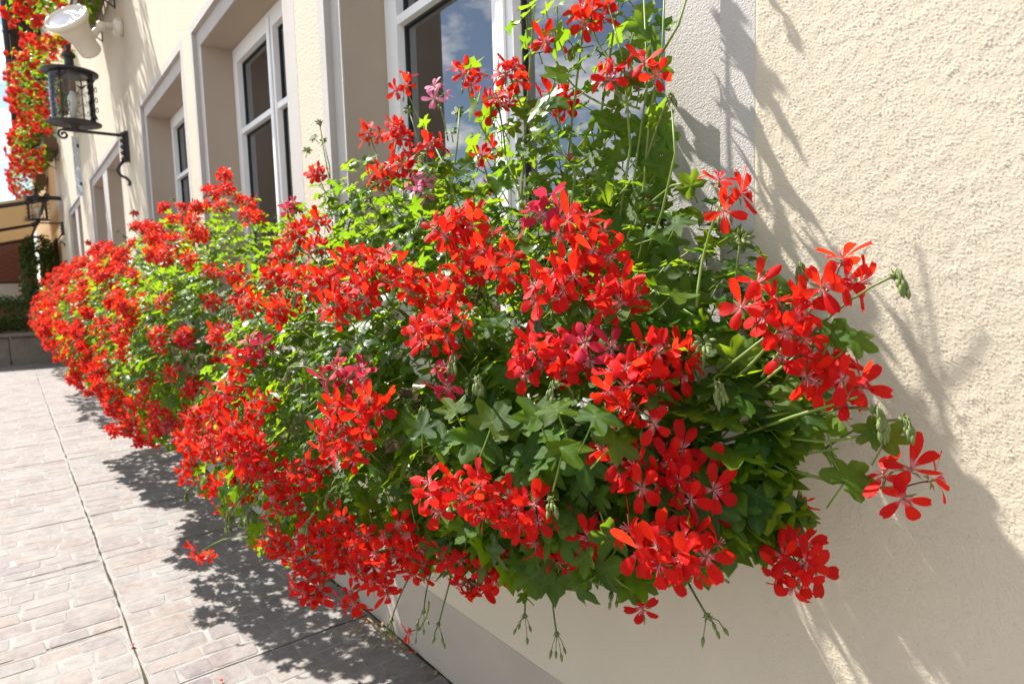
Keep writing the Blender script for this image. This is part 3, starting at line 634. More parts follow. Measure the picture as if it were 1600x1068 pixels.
b1 = Bush('geranium_bush', 'scarlet trailing geranium with long stalks spilling in front of the bare stucco wall', GRP, .36, 2.16, PROF1, .19, .86, sc1, (1.37, .13, BOXZ + .15), 1)
b2 = Bush('geranium_bush', 'scarlet trailing geranium bush below the second window from the bare wall', GRP, 2.26, 4.08, PROF2, .2, .88, lambda x: (1.03, 1.0), (3.2, .13, BOXZ + .15), 2)
b3 = Bush('geranium_bush', 'scarlet trailing geranium bush below the third window, before the lantern', GRP, 4.08, 5.8, PROF2, .2, .88, lambda x: (1.06, 1.05), (4.95, .13, BOXZ + .15), 3)
b4 = Bush('geranium_bush', 'long scarlet geranium bank under the paired windows beside the lantern', GRP, 6.5, 9.75, PROF2, .2, .88, lambda x: (1.08, 1.1), (8.2, .13, BOXZ + .15), 4)
b5 = Bush('geranium_bush', 'scarlet geranium bank ending just before the stone trough', GRP, 10.6, 13.2, PROF2, .2, .88, lambda x: (1.08, 1.1), (12, .13, BOXZ + .15), 5)
BUSH = [b1, b2, b3, b4, b5]
def hit(px, py, grow=1.13):
    v = ray(px, py); t = .3
    while t < 9:
        p = CAMP + v * t
        for b in BUSH:
            if b.inside(p, grow): return p, b
        t += .01
    return None, None

# blooms read off the photograph: pixel, number of blossoms, metres out from the wall (None = on the bush's skin), kind, stalk root
HE = [(925, 10, 6, .14, 0, (1012, 130, .12)), (862, 60, 3, .15, 0, (960, 170, .12)), (735, 110, 5, .16, 0, (770, 230, .13)), (797, 104, 6, .18, 0, (850, 230, .15)),
 (632, 128, 3, .16, 0, (690, 240, .13)), (682, 142, 3, .15, 1, (700, 220, .12)), (775, 155, 7, .16, 0, (790, 250, .13)), (872, 148, 7, .10, 0, (900, 230, .09)), (962, 110, 4, .16, 0, (1000, 170, .13)), (1018, 104, 2, .18, 0, (1000, 160, .15)),
 (628, 205, 9, .2, 0, 0), (665, 222, 6, .22, 0, 0), (572, 207, 4, .15, 0, (590, 260, .14)), (597, 268, 7, .24, 0, 0), (630, 250, 6, .2, 0, 0), (657, 284, 6, .2, 1, 0), (497, 268, 8, .12, 0, 0), (755, 240, 2, .16, 0, 0),
 (700, 352, 6, 0, 0, 0), (735, 338, 7, 0, 0, 0), (752, 378, 5, 0, 0, 0), (838, 325, 5, 0, 2, 0), (905, 345, 5, 0, 0, 0), (922, 382, 4, 0, 0, 0),
 (1145, 300, 4, .23, 0, (1088, 480, .25)), (1318, 430, 4, .22, 0, (1190, 590, .22)), (1235, 492, 6, .26, 0, (1150, 590, .25)), (1252, 562, 4, .25, 0, 0), (1330, 595, 6, .23, 0, (1180, 640, .22)), (1183, 462, 3, .27, 0, 0),
 (1432, 757, 4, .20, 0, (1240, 735, .22)), (1245, 888, 8, .25, 0, (1125, 765, .26)), (1200, 800, 8, .17, 3, (1150, 720, .18)),
 (850, 445, 6, 0, 0, 0), (895, 425, 6, 0, 0, 0), (958, 455, 7, 0, 0, 0), (830, 560, 7, 0, 0, 0), (885, 555, 7, 0, 0, 0), (930, 535, 4, 0, 2, 0),
 (975, 600, 7, 0, 0, 0), (1030, 570, 7, 0, 0, 0), (1068, 562, 4, 0, 0, 0), (1005, 642, 3, 0, 0, 0),
 (640, 440, 7, 0, 0, 0), (690, 455, 8, 0, 0, 0), (735, 415, 7, 0, 0, 0), (780, 412, 5, 0, 0, 0), (655, 522, 6, 0, 0, 0), (700, 498, 5, 0, 0, 0),
 (525, 645, 7, 0, 0, 0), (572, 640, 6, 0, 0, 0), (548, 700, 5, 0, 0, 0), (505, 690, 5, 0, 0, 0),
 (950, 722, 2, 0, 0, 0), (1000, 742, 6, 0, 0, 0), (1052, 735, 6, 0, 0, 0), (1090, 775, 5, 0, 0, 0), (1148, 765, 3, .2, 0, 0),
 (680, 772, 6, 0, 0, 0), (728, 770, 6, 0, 0, 0), (778, 805, 7, 0, 0, 0), (825, 800, 6, 0, 0, 0), (845, 850, 5, .38, 0, 0),
 (1003, 850, 3, .38, 0, 0), (1040, 880, 7, .38, 0, 0), (1088, 868, 4, .35, 0, 0), (905, 845, 6, .37, 0, 0), (930, 888, 6, .25, 3, 0), (870, 870, 4, .34, 0, 0),
 (735, 930, 7, .34, 3, 0), (775, 900, 6, .36, 0, 0), (700, 890, 5, .40, 0, 0), (642, 1000, 1, .30, 0, (670, 940, .3)), (992, 970, 1, .30, 0, (975, 900, .28)),
 (312, 872, 4, .56, 0, (440, 850, .46)), (430, 755, 7, 0, 0, 0), (472, 745, 7, 0, 0, 0), (440, 802, 6, 0, 0, 0), (482, 840, 8, .50, 0, 0), (525, 830, 7, .48, 0, 0), (430, 862, 7, .52, 0, 0), (470, 892, 8, .5, 0, 0), (522, 890, 8, .46, 0, 0),
 (562, 860, 7, .46, 0, 0), (562, 900, 6, .45, 0, 0), (488, 942, 6, .48, 0, 0), (545, 952, 4, .45, 0, 0), (602, 880, 7, .44, 0, 0), (642, 875, 6, .42, 0, 0), (592, 922, 5, .43, 0, 0), (468, 930, 4, .5, 0, 0), (655, 905, 4, .38, 0, 0), (505, 862, 7, .49, 0, 0), (620, 850, 6, .44, 0, 0),
 (332, 640, 7, 0, 0, 0), (300, 652, 5, 0, 0, 0), (362, 682, 5, 0, 0, 0), (296, 700, 5, 0, 0, 0), (288, 745, 5, .58, 0, 0), (325, 768, 4, .56, 0, 0), (382, 722, 5, 0, 0, 0), (392, 642, 5, 0, 0, 0), (350, 612, 5, 0, 0, 0), (300, 610, 5, 0, 0, 0), (375, 780, 4, .52, 0, 0), (400, 705, 5, 0, 0, 0),
 (540, 400, 6, 0, 0, 0), (500, 440, 7, 0, 0, 0), (460, 430, 6, 0, 0, 0), (555, 462, 6, 0, 0, 0), (522, 472, 6, 0, 0, 0), (462, 360, 6, 0, 0, 0), (492, 345, 5, 0, 0, 0), (430, 482, 6, 0, 0, 0), (390, 472, 6, 0, 0, 0), (340, 522, 7, 0, 0, 0), (372, 560, 5, 0, 0, 0), (600, 405, 4, 0, 0, 0), (420, 430, 6, 0, 0, 0), (445, 395, 6, 0, 0, 0), (580, 430, 5, 0, 0, 0), (365, 430, 6, 0, 0, 0), (330, 470, 6, 0, 0, 0),
 (690, 600, 3, 0, 2, 0), (520, 590, 4, 0, 2, 0), (395, 540, 4, 0, 2, 0), (560, 590, 2, 0, 2, 0)]
for px, py, n, y, kind, rt in HE:
    if y: P, b = at_y(px, py, y), b1
    else:
        P, b = hit(px, py)
        if P is None: continue
    th = math.atan2(P.z - b.cz, P.y - b.cy); n0 = b.nrm(min(max(P.x, b.x0), b.x1), th); tocam = (CAMP - P).normalized()
    ax = tocam * .55 + n0 * .5 + V(0, 0, .22) + rv(.16, b.g)
    if kind == 3: ax = V(.1, .25, -1) + rv(.1, b.g)
    if P.z < .72 and kind != 3: ax.z -= .35
    b.head(P - ax.normalized() * .006 + V(0, 0, .005), ax, n, {1: BL_PINK, 2: BL_CRIM}.get(kind, BL), at_y(*rt) if rt else None, True, 1.28 if px > 800 else 1.15)
# the far half of the near bush is thick with blooms
for k in range(26):
    x = b1.g.uniform(1.25, 2.1); th = b1.g.uniform(-1.0, 1.5); P = b1.pt(x, th, b1.g.uniform(.98, 1.10)); n0 = b1.nrm(x, th)
    b1.head(P, (CAMP - P).normalized() * .4 + n0 * .7 + V(0, 0, .15) + rv(.25, b1.g), b1.g.randint(4, 8), BL if b1.g.random() > .06 else BL_CRIM)

# buds and seed pods
for px, py, y, rx, ry, dn, pods in [(607, 470, .36, 650, 520, 0, 0), (745, 592, .42, 735, 640, 1, 0), (662, 640, .44, 690, 690, 1, 0), (655, 735, .44, 690, 760, 0, 0), (1120, 600, .28, 1060, 650, 1, 0), (1157, 378, .24, 1148, 500, 0, 0),
 (1398, 430, .24, 1250, 540, 1, 0), (1185, 705, .24, 1120, 720, 1, 0), (1046, 150, .15, 1010, 250, 1, 0), (582, 325, .24, 620, 380, 0, 0), (572, 552, .42, 620, 590, 1, 0), (455, 575, .52, 520, 600, 1, 0), (735, 490, .40, 750, 560, 0, 0),
 (915, 282, .2, 910, 360, 0, 0), (832, 302, .2, 840, 370, 0, 0), (820, 962, .30, 812, 880, 0, 1), (870, 990, .28, 862, 890, 0, 1), (1105, 962, .27, 1065, 890, 0, 1), (685, 975, .33, 705, 900, 0, 1), (612, 968, .36, 640, 900, 0, 1), (662, 955, .32, 675, 890, 0, 1),
 (965, 905, .3, 985, 840, 0, 1), (1410, 655, .22, 1290, 700, 1, 0), (1365, 640, .24, 1240, 670, 1, 0), (500, 195, .14, 520, 300, 0, 0), (515, 770, .48, 570, 765, 1, 0), (440, 500, .46, 500, 540, 1, 0), (1250, 420, .2, 1230, 520, 1, 0), (640, 175, .15, 670, 290, 0, 0), (870, 600, .40, 900, 640, 1, 0), (1100, 540, .3, 1080, 620, 0, 0), (710, 560, .42, 740, 600, 1, 0), (860, 780, .4, 850, 720, 0, 0)]:
    b1.buds(at_y(px, py, y), at_y(rx, ry, y - .05 if y > .2 else y), bool(pods), bool(dn))
for k in range(36):
    x = b1.g.uniform(.9, 2.1); th = b1.g.uniform(-.7, 1.5); P = b1.pt(x, th, 1.1); b1.buds(P, b1.pt(x + b1.g.gauss(0, .03), th + .15, .82), False, b1.g.random() < .6)

# leaves of the near bush: large dark ones in the gap between the blooms, small ones on the shoots
def leaf_px(px, py, y, size, tipdx=0, tipdy=1, face=.8):
    P = at_y(px, py, y); n = ((CAMP - P).normalized() * face + V(0, 0, .5) + rv(.22, b1.g)).normalized(); tip = cr * tipdx - cu * tipdy
    b1.leaf(P, n, tip + rv(.1, b1.g), size)
for a in [(770, 660, .36, .042), (690, 690, .38, .036), (840, 650, .36, .036), (745, 735, .34, .042), (880, 700, .35, .040), (660, 670, .40, .03), (930, 650, .33, .036), (710, 640, .40, .028), (800, 710, .33, .040), (960, 690, .32, .034), (870, 640, .38, .028),
 (1010, 395, .16, .045), (1030, 440, .18, .045), (1050, 380, .14, .04), (1060, 480, .2, .045), (1000, 520, .24, .045), (1090, 520, .2, .04), (1020, 475, .22, .04), (1110, 660, .24, .036), (1130, 540, .22, .034), (1160, 620, .23, .036), (1085, 690, .26, .034), (1150, 560, .24, .03),
 (1195, 440, .18, .034), (1220, 450, .2, .028), (1300, 525, .22, .028), (1335, 530, .22, .026), (1290, 665, .2, .032), (1325, 745, .21, .034), (1260, 650, .22, .026), (1385, 685, .21, .026), (1365, 675, .22, .022), (1210, 660, .22, .036), (1190, 735, .2, .034), (1215, 700, .2, .034), (1130, 845, .22, .030), (1100, 840, .24, .028), (1060, 660, .28, .03), (1240, 620, .22, .03),
 (930, 420, .2, .04), (960, 360, .18, .036), (985, 330, .16, .036), (920, 240, .14, .034), (960, 200, .12, .034), (1000, 240, .13, .036), (1010, 300, .14, .04), (940, 290, .15, .036), (890, 300, .16, .034), (860, 250, .15, .03), (820, 240, .16, .028), (780, 290, .18, .03), (740, 300, .2, .03), (700, 260, .18, .026), (840, 210, .14, .026), (1020, 60, .12, .03), (1005, 40, .12, .028), (1000, 130, .12, .028), (1025, 180, .13, .03), (985, 90, .12, .026), (1015, 220, .12, .032), (960, 250, .12, .03), (890, 210, .13, .026), (975, 160, .11, .028), (1030, 260, .13, .032), (1040, 215, .14, .024), (800, 200, .15, .022), (715, 175, .14, .018), (705, 205, .14, .018), (1080, 290, .2, .024),
 (1030, 320, .08, .034), (1015, 270, .07, .034), (1000, 200, .07, .032), (1020, 150, .06, .03), (1030, 110, .06, .028), (990, 60, .07, .028), (1010, 20, .06, .028), (1032, 235, .06, .03), (985, 300, .09, .034), (960, 330, .1, .034), (1025, 360, .09, .034), (975, 230, .08, .03), (940, 180, .1, .026), (1035, 40, .05, .026), (950, 260, .1, .03), (1000, 350, .1, .034), (930, 330, .12, .032), (1040, 290, .06, .028), (1012, 95, .07, .026), (1030, 190, .05, .03), (760, 545, .34, .034), (785, 565, .33, .034), (735, 560, .34, .036), (800, 600, .34, .034), (725, 590, .36, .032), (765, 595, .33, .034), (700, 560, .37, .030), (820, 530, .33, .03), (600, 760, .44, .030), (575, 790, .44, .028), (560, 770, .45, .028), (640, 780, .42, .03), (620, 810, .42, .028), (545, 740, .46, .024), (590, 830, .42, .028), (480, 590, .5, .022), (500, 620, .48, .022), (830, 910, .32, .024), (820, 930, .31, .016), (490, 215, .14, .018), (480, 235, .14, .018), (505, 220, .14, .014)]:
    if 600 < a[0] < 990 and 600 < a[1] < 760: a = (a[0], a[1], a[2] + .055, a[3])
    leaf_px(*a, b1.g.gauss(0, .6), b1.g.gauss(.7, .4) * -1)
b1.fill_leaves(165, 3600, (.016, .031), fr=(.42, 1.06))
for k in range(36):                                         # inner stems, from the soil to the skin
    x = b1.g.uniform(.6, 2.05); th = b1.g.uniform(-1.1, 1.9); a = V(x + b1.g.gauss(0, .05), .13, BOXZ + .14); c = b1.pt(min(max(x + b1.g.gauss(0, .15), .42), 2.1), th, .92)
    if c.y < .03: c.y = .03
    b1.stem(bez(a, (a + c) / 2 + V(0, .03, .10), c, 7), .0032, .0018, M_stem if k % 3 else M_wood)
def stem_px(*pp): b1.stem([at_y(*p) for p in pp], .0021, .0014)
for pp in [((1000, 420, .15), (1005, 300, .14), (1015, 180, .13), (1035, 80, .12), (1040, -60, .11)), ((985, 420, .16), (990, 280, .14), (1012, 130, .13), (1005, -30, .12)), ((960, 400, .17), (985, 230, .15), (975, 100, .13), (945, -10, .12)),
 ((1010, 400, .17), (1035, 330, .17), (1055, 240, .17), (1050, 170, .16)), ((1000, 330, .16), (1050, 290, .17), (1075, 285, .2)), ((1030, 90, .12), (1060, 40, .12), (1075, -10, .12)),
 ((880, 400, .18), (900, 270, .16), (840, 190, .15)), ((830, 350, .18), (765, 180, .15)), ((700, 340, .2), (715, 220, .15), (718, 170, .14)), ((720, 330, .2), (690, 250, .15), (660, 190, .14)),
 ((1100, 690, .22), (1190, 680, .22), (1290, 690, .21), (1380, 675, .21)), ((1130, 720, .2), (1240, 712, .2), (1310, 700, .2)), ((1100, 660, .24), (1200, 590, .23), (1290, 520, .22)), ((1060, 640, .25), (1140, 570, .25), (1230, 500, .25)), ((1080, 690, .25), (1160, 660, .23), (1250, 640, .22), (1300, 650, .2)), ((1130, 690, .24), (1240, 650, .24), (1340, 620, .24)), ((1290, 705, .2), (1310, 735, .21)),
 ((520, 360, .13), (515, 260, .14), (500, 200, .14)), ((540, 350, .13), (500, 240, .14))]: stem_px(*pp)
gT = random.Random(9)
for k, (x, y, zt) in enumerate([(.74, .05, 1.75), (.80, .06, 1.92), (.90, .09, 1.9), (.72, .07, 1.55)]):
    a = V(x + .08, .12, 1.05); c = V(x + gT.gauss(0, .02), y, zt); pts = bez(a, V(x + .05, y + .02, 1.4), c, 9); b1.stem(pts, .0026, .0015)
    for j in range(3, 9):
        for q in range(1 + j % 2):
            n = (V(gT.gauss(0, .6), .5, .6) + SUN * .3).normalized(); d = V(gT.uniform(-1, 1), gT.uniform(-.3, .8), .3).normalized(); p = pts[j] + d * gT.uniform(.02, .045)
            b1.leaf(p, n, d, gT.uniform(.016, .034), False)
    if k in (1, 2): b1.head(c + V(0, .02, .03), V(-.2, .5, .8), 5, None, c)
    elif k == 0: b1.buds(c + V(-.02, .02, .03), c, False, True)
for k in range(430):                                        # leafy growth climbing in front of the window
    x = gT.uniform(.74, 1.75); hmax = 1.58 - .24 * max(0, x - .8) - .8 * max(0, .84 - x) + .05 * math.sin(9 * x); z = 1.15 + (hmax - 1.15) * gT.random() ** 1.25; y = gT.uniform(.03, .26) - .12 * (z - 1.15)
    n = (V(gT.gauss(0, .5), .5, .6) + SUN * .4 + rv(.3, gT)).normalized(); b1.leaf(V(x, max(.03, y), z), n, rv(1, gT), gT.uniform(.018, .034), False)
b1.finish()

def far_bush(b, nh, nblos, nlo, nls, th=(-1.05, 1.9), size=(.024, .040), clump=.72):
    L = []
    for k in range(nh):
        x = b.g.uniform(b.x0 + .01, b.x1 - .01); t = th[0] + (th[1] - th[0]) * b.g.random() ** 1.15
        if math.sin(9.3 * x + 2.1 * t + b.ph[3]) + .8 * math.sin(17 * x - 5 * t + b.ph[4]) < -.35 and b.g.random() < clump: continue
        P = b.pt(x, t, b.g.uniform(.96, 1.10 if t < .9 else 1.2))
        if P.y < .05: P.y = .05
        L.append((P, b.nrm(x, t)))
    L.sort(key=lambda e: (e[0] - CAMP).length); used = 0
    for P, n0 in L:
        n = b.g.randint(6, 9); det = used + n <= nblos; ax = (CAMP - P).normalized() * .3 + n0 * .8 + V(0, 0, .15) + rv(.3, b.g)
        kind = BL if b.g.random() > .05 else BL_CRIM
        b.head(P, ax, n, kind, None, det, b.g.uniform(.85, 1.1)); used += n if det else 0
    b.fill_leaves(nlo, nls, size)
    for k in range(14):
        x = b.g.uniform(b.x0 + .1, b.x1 - .1); a = V(x, .13, b.base[2] - .01); c = b.pt(x + b.g.gauss(0, .1) if b.x0 + .3 < x < b.x1 - .3 else x, b.g.uniform(-1, 1.8), .9); c.y = max(c.y, .03)
        b.stem(bez(a, (a + c) / 2 + V(0, .02, .1), c, 5))
    for k in range(24):
        x = b.g.uniform(b.x0 + .1, b.x1 - .1); t = b.g.uniform(-.5, 1.7); P = b.pt(x, t, 1.14); P.y = max(P.y, .06); q = b.pt(x, t + .1, .85); q.y = max(q.y, .03); b.buds(P, q, False, k % 2 == 0)
    b.finish()
far_bush(b2, 215, 290, 170, 2600, size=(.018, .034))
far_bush(b3, 235, 0, 60, 2200, size=(.02, .036))
far_bush(b4, 400, 0, 0, 1100)
far_bush(b5, 280, 0, 0, 800)

# upper-floor boxes along the facade
UZ = 3.86
PROFU = [(-.02, UZ + .42), (.14, UZ + .52), (.34, UZ + .44), (.52, UZ + .3), (.64, UZ + .08), (.66, UZ - .18), (.58, UZ - .4), (.4, UZ - .5), (.22, UZ - .42), (.08, UZ - .2)]
for i, (xc, lb) in enumerate([(6.75, 'above the white floodlight'), (10.5, 'above the first lantern, beyond the floodlight'), (14.4, 'hung beside the dark timber bay'), (18.5, 'hung lowest above the tan awning')]):
    window_box(xc - .75, xc + .75, UZ - .18, 'brown upper-floor flower box ' + lb)
    bu = Bush('geranium_bush', 'red geranium cascade on the upper floor ' + lb, GRP, xc - .95, xc + .95, PROFU, .22, UZ, lambda x: (1, 1), (xc, .13, UZ - .03), 30 + i)
    far_bush(bu, 290, 0, 0, 800, (-1.5, 2.0), (.026, .042), .25)

# ------------------------------------------------------------------ lanterns and floodlight on the wall
def spiral(c, r0_, r1_, a0, turns, ax, ay, n=22):
    return [c + (ax * math.cos(a0 + turns * 6.283 * i / (n - 1)) + ay * math.sin(a0 + turns * 6.283 * i / (n - 1))) * (r0_ + (r1_ - r0_) * i / (n - 1)) for i in range(n)]
def lantern(xm, label):
    t = thing('wall_lantern', (xm, 0, 2.47), label, 'lantern', 'iron wall lanterns'); Y = V(0, 1, 0); Z = V(0, 0, 1); X = V(1, 0, 0)
    o = V(xm, 0, 2.47); cyl = o + V(0, .37, 0); hz = .40; rg = .150
    b = MB(); b.box((xm - .03, .002, 2.24), (xm + .03, .03, 2.49))
    for k in range(5): b.lathe([(.0, -.03), (.03, -.012), (.036, 0), (.028, .014), (.0, .03)], 10, Matrix.Translation((xm, .03, 2.26 + .05 * k)))
    put('wall_plate', b.data('wall_plate', M_iron), t)
    b = MB(); b.tube([V(xm, .04, 2.25), V(xm, .075, 2.21), V(xm, .10, 2.16), V(xm, .075, 2.12), V(xm, .03, 2.10), V(xm, .012, 2.07), V(xm, .02, 2.04)], [.014, .013, .012, .012, .012, .013, .012], 8); put('tail_curl', b.data('tail_curl', M_iron, True), t)
    b = MB(); b.tube([V(xm, .02, 2.455), V(xm, .45, 2.455)], .013, 8); b.tube(spiral(V(xm, .45, 2.415), .04, .008, math.pi / 2, -1.35, Y, Z), .009, 6); put('arm', b.data('arm', M_iron, True), t)
    cyl = V(xm, .37, 2.50)
    b = MB(); b.lathe([(.0, -.05), (.022, -.05), (.03, -.01), (.05, 0), (rg + .04, .004), (rg + .042, .014), (rg + .01, .022), (0, .022)], 32, Matrix.Translation(cyl)); put('base_dish', b.data('base_dish', M_iron, True), t)
    b = MB(); b.lathe([(.0, 0), (rg + .045, 0), (rg + .047, .012), (rg + .01, .02), (.06, .045), (.035, .06), (.03, .12), (.045, .13), (.05, .15), (.03, .17), (.012, .18), (.022, .2), (.022, .215), (.0, .235)], 32, Matrix.Translation(cyl + Z * hz)); put('cap', b.data('cap', M_iron, True), t)
    b = MB(); b.lathe([(rg, .02), (rg, hz)], 40, Matrix.Translation(cyl)); b.f = b.f[:40]; b.m = b.m[:40]; put('glass_cylinder', b.data('glass_cylinder', M_lglass, True), t)
    b = MB(); b.lathe([(.0, .02), (.02, .02), (.02, .12), (.03, .13), (.035, .2), (.02, .26), (0, .27)], 14, Matrix.Translation(cyl)); put('bulb', b.data('bulb', M_curt, True), t)
    for k in range(4):
        a = math.pi / 4 + k * math.pi / 2 + .25; d = V(math.cos(a), math.sin(a), 0); s = V(-math.sin(a), math.cos(a), 0); p = cyl + d * (rg + .012)
        b = MB(); b.tube([p + Z * .02, p + Z * hz], .006, 6)
        for zz in (.12, .20, .28):
            for sg in (-1, 1):
                b.tube([q for q in spiral(p + s * sg * .04 + Z * (zz + .012), .03, .008, math.pi if sg > 0 else 0, 1.1 * sg, s, Z, 14)], .0030, 5)
        for zz in (.08, .33):
            for sg in (-1, 1): b.tube([p + Z * zz, p + s * sg * .02 + Z * (zz + .02 * (1 if zz > .2 else -1)), p + s * sg * .045 + Z * (zz + .035 * (1 if zz > .2 else -1))], [.006, .008, .002], 5)
        put('scroll_strap', b.data('scroll_strap', M_iron, True), t)
    return t
lantern(6.33, 'black iron lantern with seeded glass cylinder hanging below the white floodlight')
lantern(14.4, 'black iron lantern with seeded glass cylinder beside the tan awning')
sp = thing('floodlight', (6.16, 0, 3.276), 'cream round floodlight on a swivel arm fixed to the stucco wall', 'floodlight')
b = MB(); b.lathe([(.072, .002), (.072, .03), (.062, .055), (.03, .07), (0, .072)], 20, TR(V(6.16, 0, 3.276), frame(V(0, 1, 0), V(0, 0, 1)))); put('wall_mount', b.data('wall_mount', M_spot, True), sp)
Lc, Bk = V(5.95, .40, 3.215), V(6.12, .225, 3.02); ax_ = (Lc - Bk).normalized(); Rf = frame(ax_, V(0, 0, 1)); Ln = (Lc - Bk).length
b = MB(); b.tube([V(6.16, .06, 3.28), V(6.14, .13, 3.265), V(6.11, .19, 3.20), V(6.085, .25, 3.10)], [.03, .026, .026, .03], 12); b.lathe([(0, -.035), (.034, -.03), (.036, .0), (.034, .03), (0, .035)], 12, Matrix.Translation((6.13, .15, 3.25))); put('swivel_arm', b.data('swivel_arm', M_spot, True), sp)
b = MB(); b.lathe([(0, 0), (.06, .0), (.078, .015), (.082, .03), (.082, Ln * .42), (.09, Ln * .46), (.125, Ln * .78), (.145, Ln * .86), (.158, Ln * .88), (.162, Ln * .97), (.158, Ln), (.145, Ln), (.14, Ln * .93)], 36, TR(Bk, Rf)); b.f = b.f[:-1]; b.m = b.m[:-1]
put('lamp_housing', b.data('lamp_housing', M_spot, True), sp)
b = MB(); b.lathe([(0, Ln * .985), (.07, Ln * .975), (.142, Ln * .94)], 36, TR(Bk, Rf)); b.f = b.f[:-1]; b.m = b.m[:-1]; put('lens', b.data('lens', M_lens, True), sp)
b = MB(); b.lathe([(0.0, Ln * .5), (.05, Ln * .55), (.12, Ln * .85), (.138, Ln * .92)], 30, TR(Bk, Rf)); b.f = b.f[:-1]; b.m = b.m[:-1]; M_refl = mat('bright_reflector', (.8, .82, .85), .25, .5, 0.9); put('reflector', b.data('reflector', M_refl, True), sp)

# narrow glass blade sign
gs = thing('glass_blade', (10.42, 0, 2.45), 'narrow upright glass blade standing out from the wall past the lantern', 'glass panel')
b = MB(); b.box((10.41, .004, 2.46), (10.425, .075, 3.24)); M_mir = mat('mirrored_glass', (.62, .72, .85), .08, .5, 0.85, bump=.6, bscale=9, bdist=.02); put('blade', b.data('blade', M_mir), gs)
for z in (2.6, 3.1):
    b = MB(); b.box((10.40, .001, z), (10.435, .03, z + .04)); put('clip', b.data('clip', M_iron), gs)

# ------------------------------------------------------------------ end of the street
bay = thing('timber_bay', (17.4, 0, 4.5), 'dark brown boarded upper bay with black downpipe above the awning', 'bay')
for k in range(6):
    y0 = .02 + k * .078; b = MB(); b.cbox((15.64, y0, 4.45), (15.68, y0 + .073, 9.5), .004); put('board', b.data('board', M_tim), bay)
b = MB(); b.box((15.68, 0.003, 4.45), (19.2, .49, 9.5)); put('bay_wall', b.data('bay_wall', M_tim), bay)
b = MB(); b.tube([V(15.62, 0.545, 4.42), V(15.62, 0.545, 9.5)], .05, 12)
for z in (5.3, 6.1, 6.9, 7.7): b.tube([V(15.62, 0.545, z), V(15.62, 0.545, z + .05)], .058, 12)
put('downpipe', b.data('downpipe', M_pipe, True), bay)
oc = thing('neighbour_house', (20, 0, 0), 'ochre house front continuing beyond the cream stucco house', 'house')
b = MB(); b.box((HX1 + .02, -6, -.02), (27, -.004, 7.5)); put('wall', b.data('wall', M_ochre), oc)
b = MB(); b.add([(HX1 + .15, .4, 7.5), (27.2, .4, 7.5), (27.2, -3, 10), (HX1 + .15, -3, 10), (HX1 + .15, -6.3, 7.5), (27.2, -6.3, 7.5)], [(0, 1, 2, 3), (3, 2, 5, 4), (0, 3, 4), (1, 5, 2), (0, 4, 5, 1)]); put('roof', b.data('roof', M_roof), oc)
for x in (16.6, 19.4, 22.3):
    b = MB(); bars(b, x, x + 1.0, .9, 2.35, .07, .07, -.003, .03); wn = put('window', b.data('window', M_tim), oc)
    b = MB(); b.box((x + .07, -.003, .97), (x + .93, .006, 2.28)); put('pane', b.data('pane', mat('dark_pane', (.03, .035, .04), .1, .6)), wn)
an = thing('brick_annex', (24.6, 2.5, 0), 'low dark red brick annex closing the street under the awning', 'annex')
b = MB(); b.box((24.62, .15, -.02), (27, 6, 2.95)); put('core', b.data('core', M_bmort), an)
BR = {}
def brick_data(ln):
    if ln not in BR: m = MB(); m.cbox((-.02, -ln / 2, -.0335), (.02, ln / 2, .0335), .004); BR[ln] = m.data('brick', M_brick)
    return BR[ln]
nb = 0; extra = MB()
for row in range(38):
    z = .06 + row * .0775; y = .16 + (.125 if row % 2 else 0)
    while y < 3.2:
        if not (.95 < z < 1.6 and .5 < y < 2.4):
            ok = y < 1.6 and z > 1.55 and nb < 290
            if ok: put('brick', brick_data(.24), an, Matrix.Translation((24.61, y + .12, z + .035))); nb += 1
            else: extra.cbox((24.59, y, z), (24.63, y + .24, z + .067), .004)
        y += .252
tag(put('lower_bricks', extra.data('lower_bricks', M_brick), an), kind='stuff')
b = MB(); bars(b, 24.57, 24.63, 0, 0, 0, 0, 0, 0) if False else None
b.box((24.585, .45, 1.56), (24.625, 2.5, 1.62)); b.box((24.585, .45, .93), (24.625, 2.5, .98)); wn = put('window', b.data('window', M_tim), an)
b = MB(); b.box((24.60, .5, .98), (24.625, 2.45, 1.56)); put('pane', b.data('pane', mat('pale_pane', (.45, .45, .42), .2, .6)), wn)

aw = thing('awning', (19, 1.4, 2.6), 'tan cloth awning on black arms sloping out over the pavement', 'awning')
AX0, AX1 = 14.25, 24.2
def awp(x, y): return V(x, y, 2.93 - (y - .25) * .235)
b = MB(); n = 12; vs = []
for i in range(n + 1):
    x = AX0 + (AX1 - AX0) * i / n
    for j in range(7):
        y = .25 + 2.5 * j / 6; p = awp(x, y); p.z -= .03 * math.sin(math.pi * ((x - AX0) % 4.9) / 4.9); vs.append(p)
b.add(vs, [(i * 7 + j, (i + 1) * 7 + j, (i + 1) * 7 + j + 1, i * 7 + j + 1) for i in range(n) for j in range(6)]); put('cloth', b.data('cloth', M_awn, True), aw)
for x in (AX0 + .05, AX0 + 4.9, AX1 - .1):
    b = MB(); b.tube([awp(x, .2) + V(0, 0, -.07), awp(x, 2.7) + V(0, 0, -.07)], .035, 8); put('arm', b.data('arm', M_iron), aw)
b = MB(); b.tube([awp(AX0, .22), awp(AX1, .22)], .045, 8); put('roller', b.data('roller', M_iron), aw)
b = MB(); b.tube([awp(AX0, 2.75), awp(AX1, 2.75)], .04, 8); put('front_rail', b.data('front_rail', M_iron), aw)
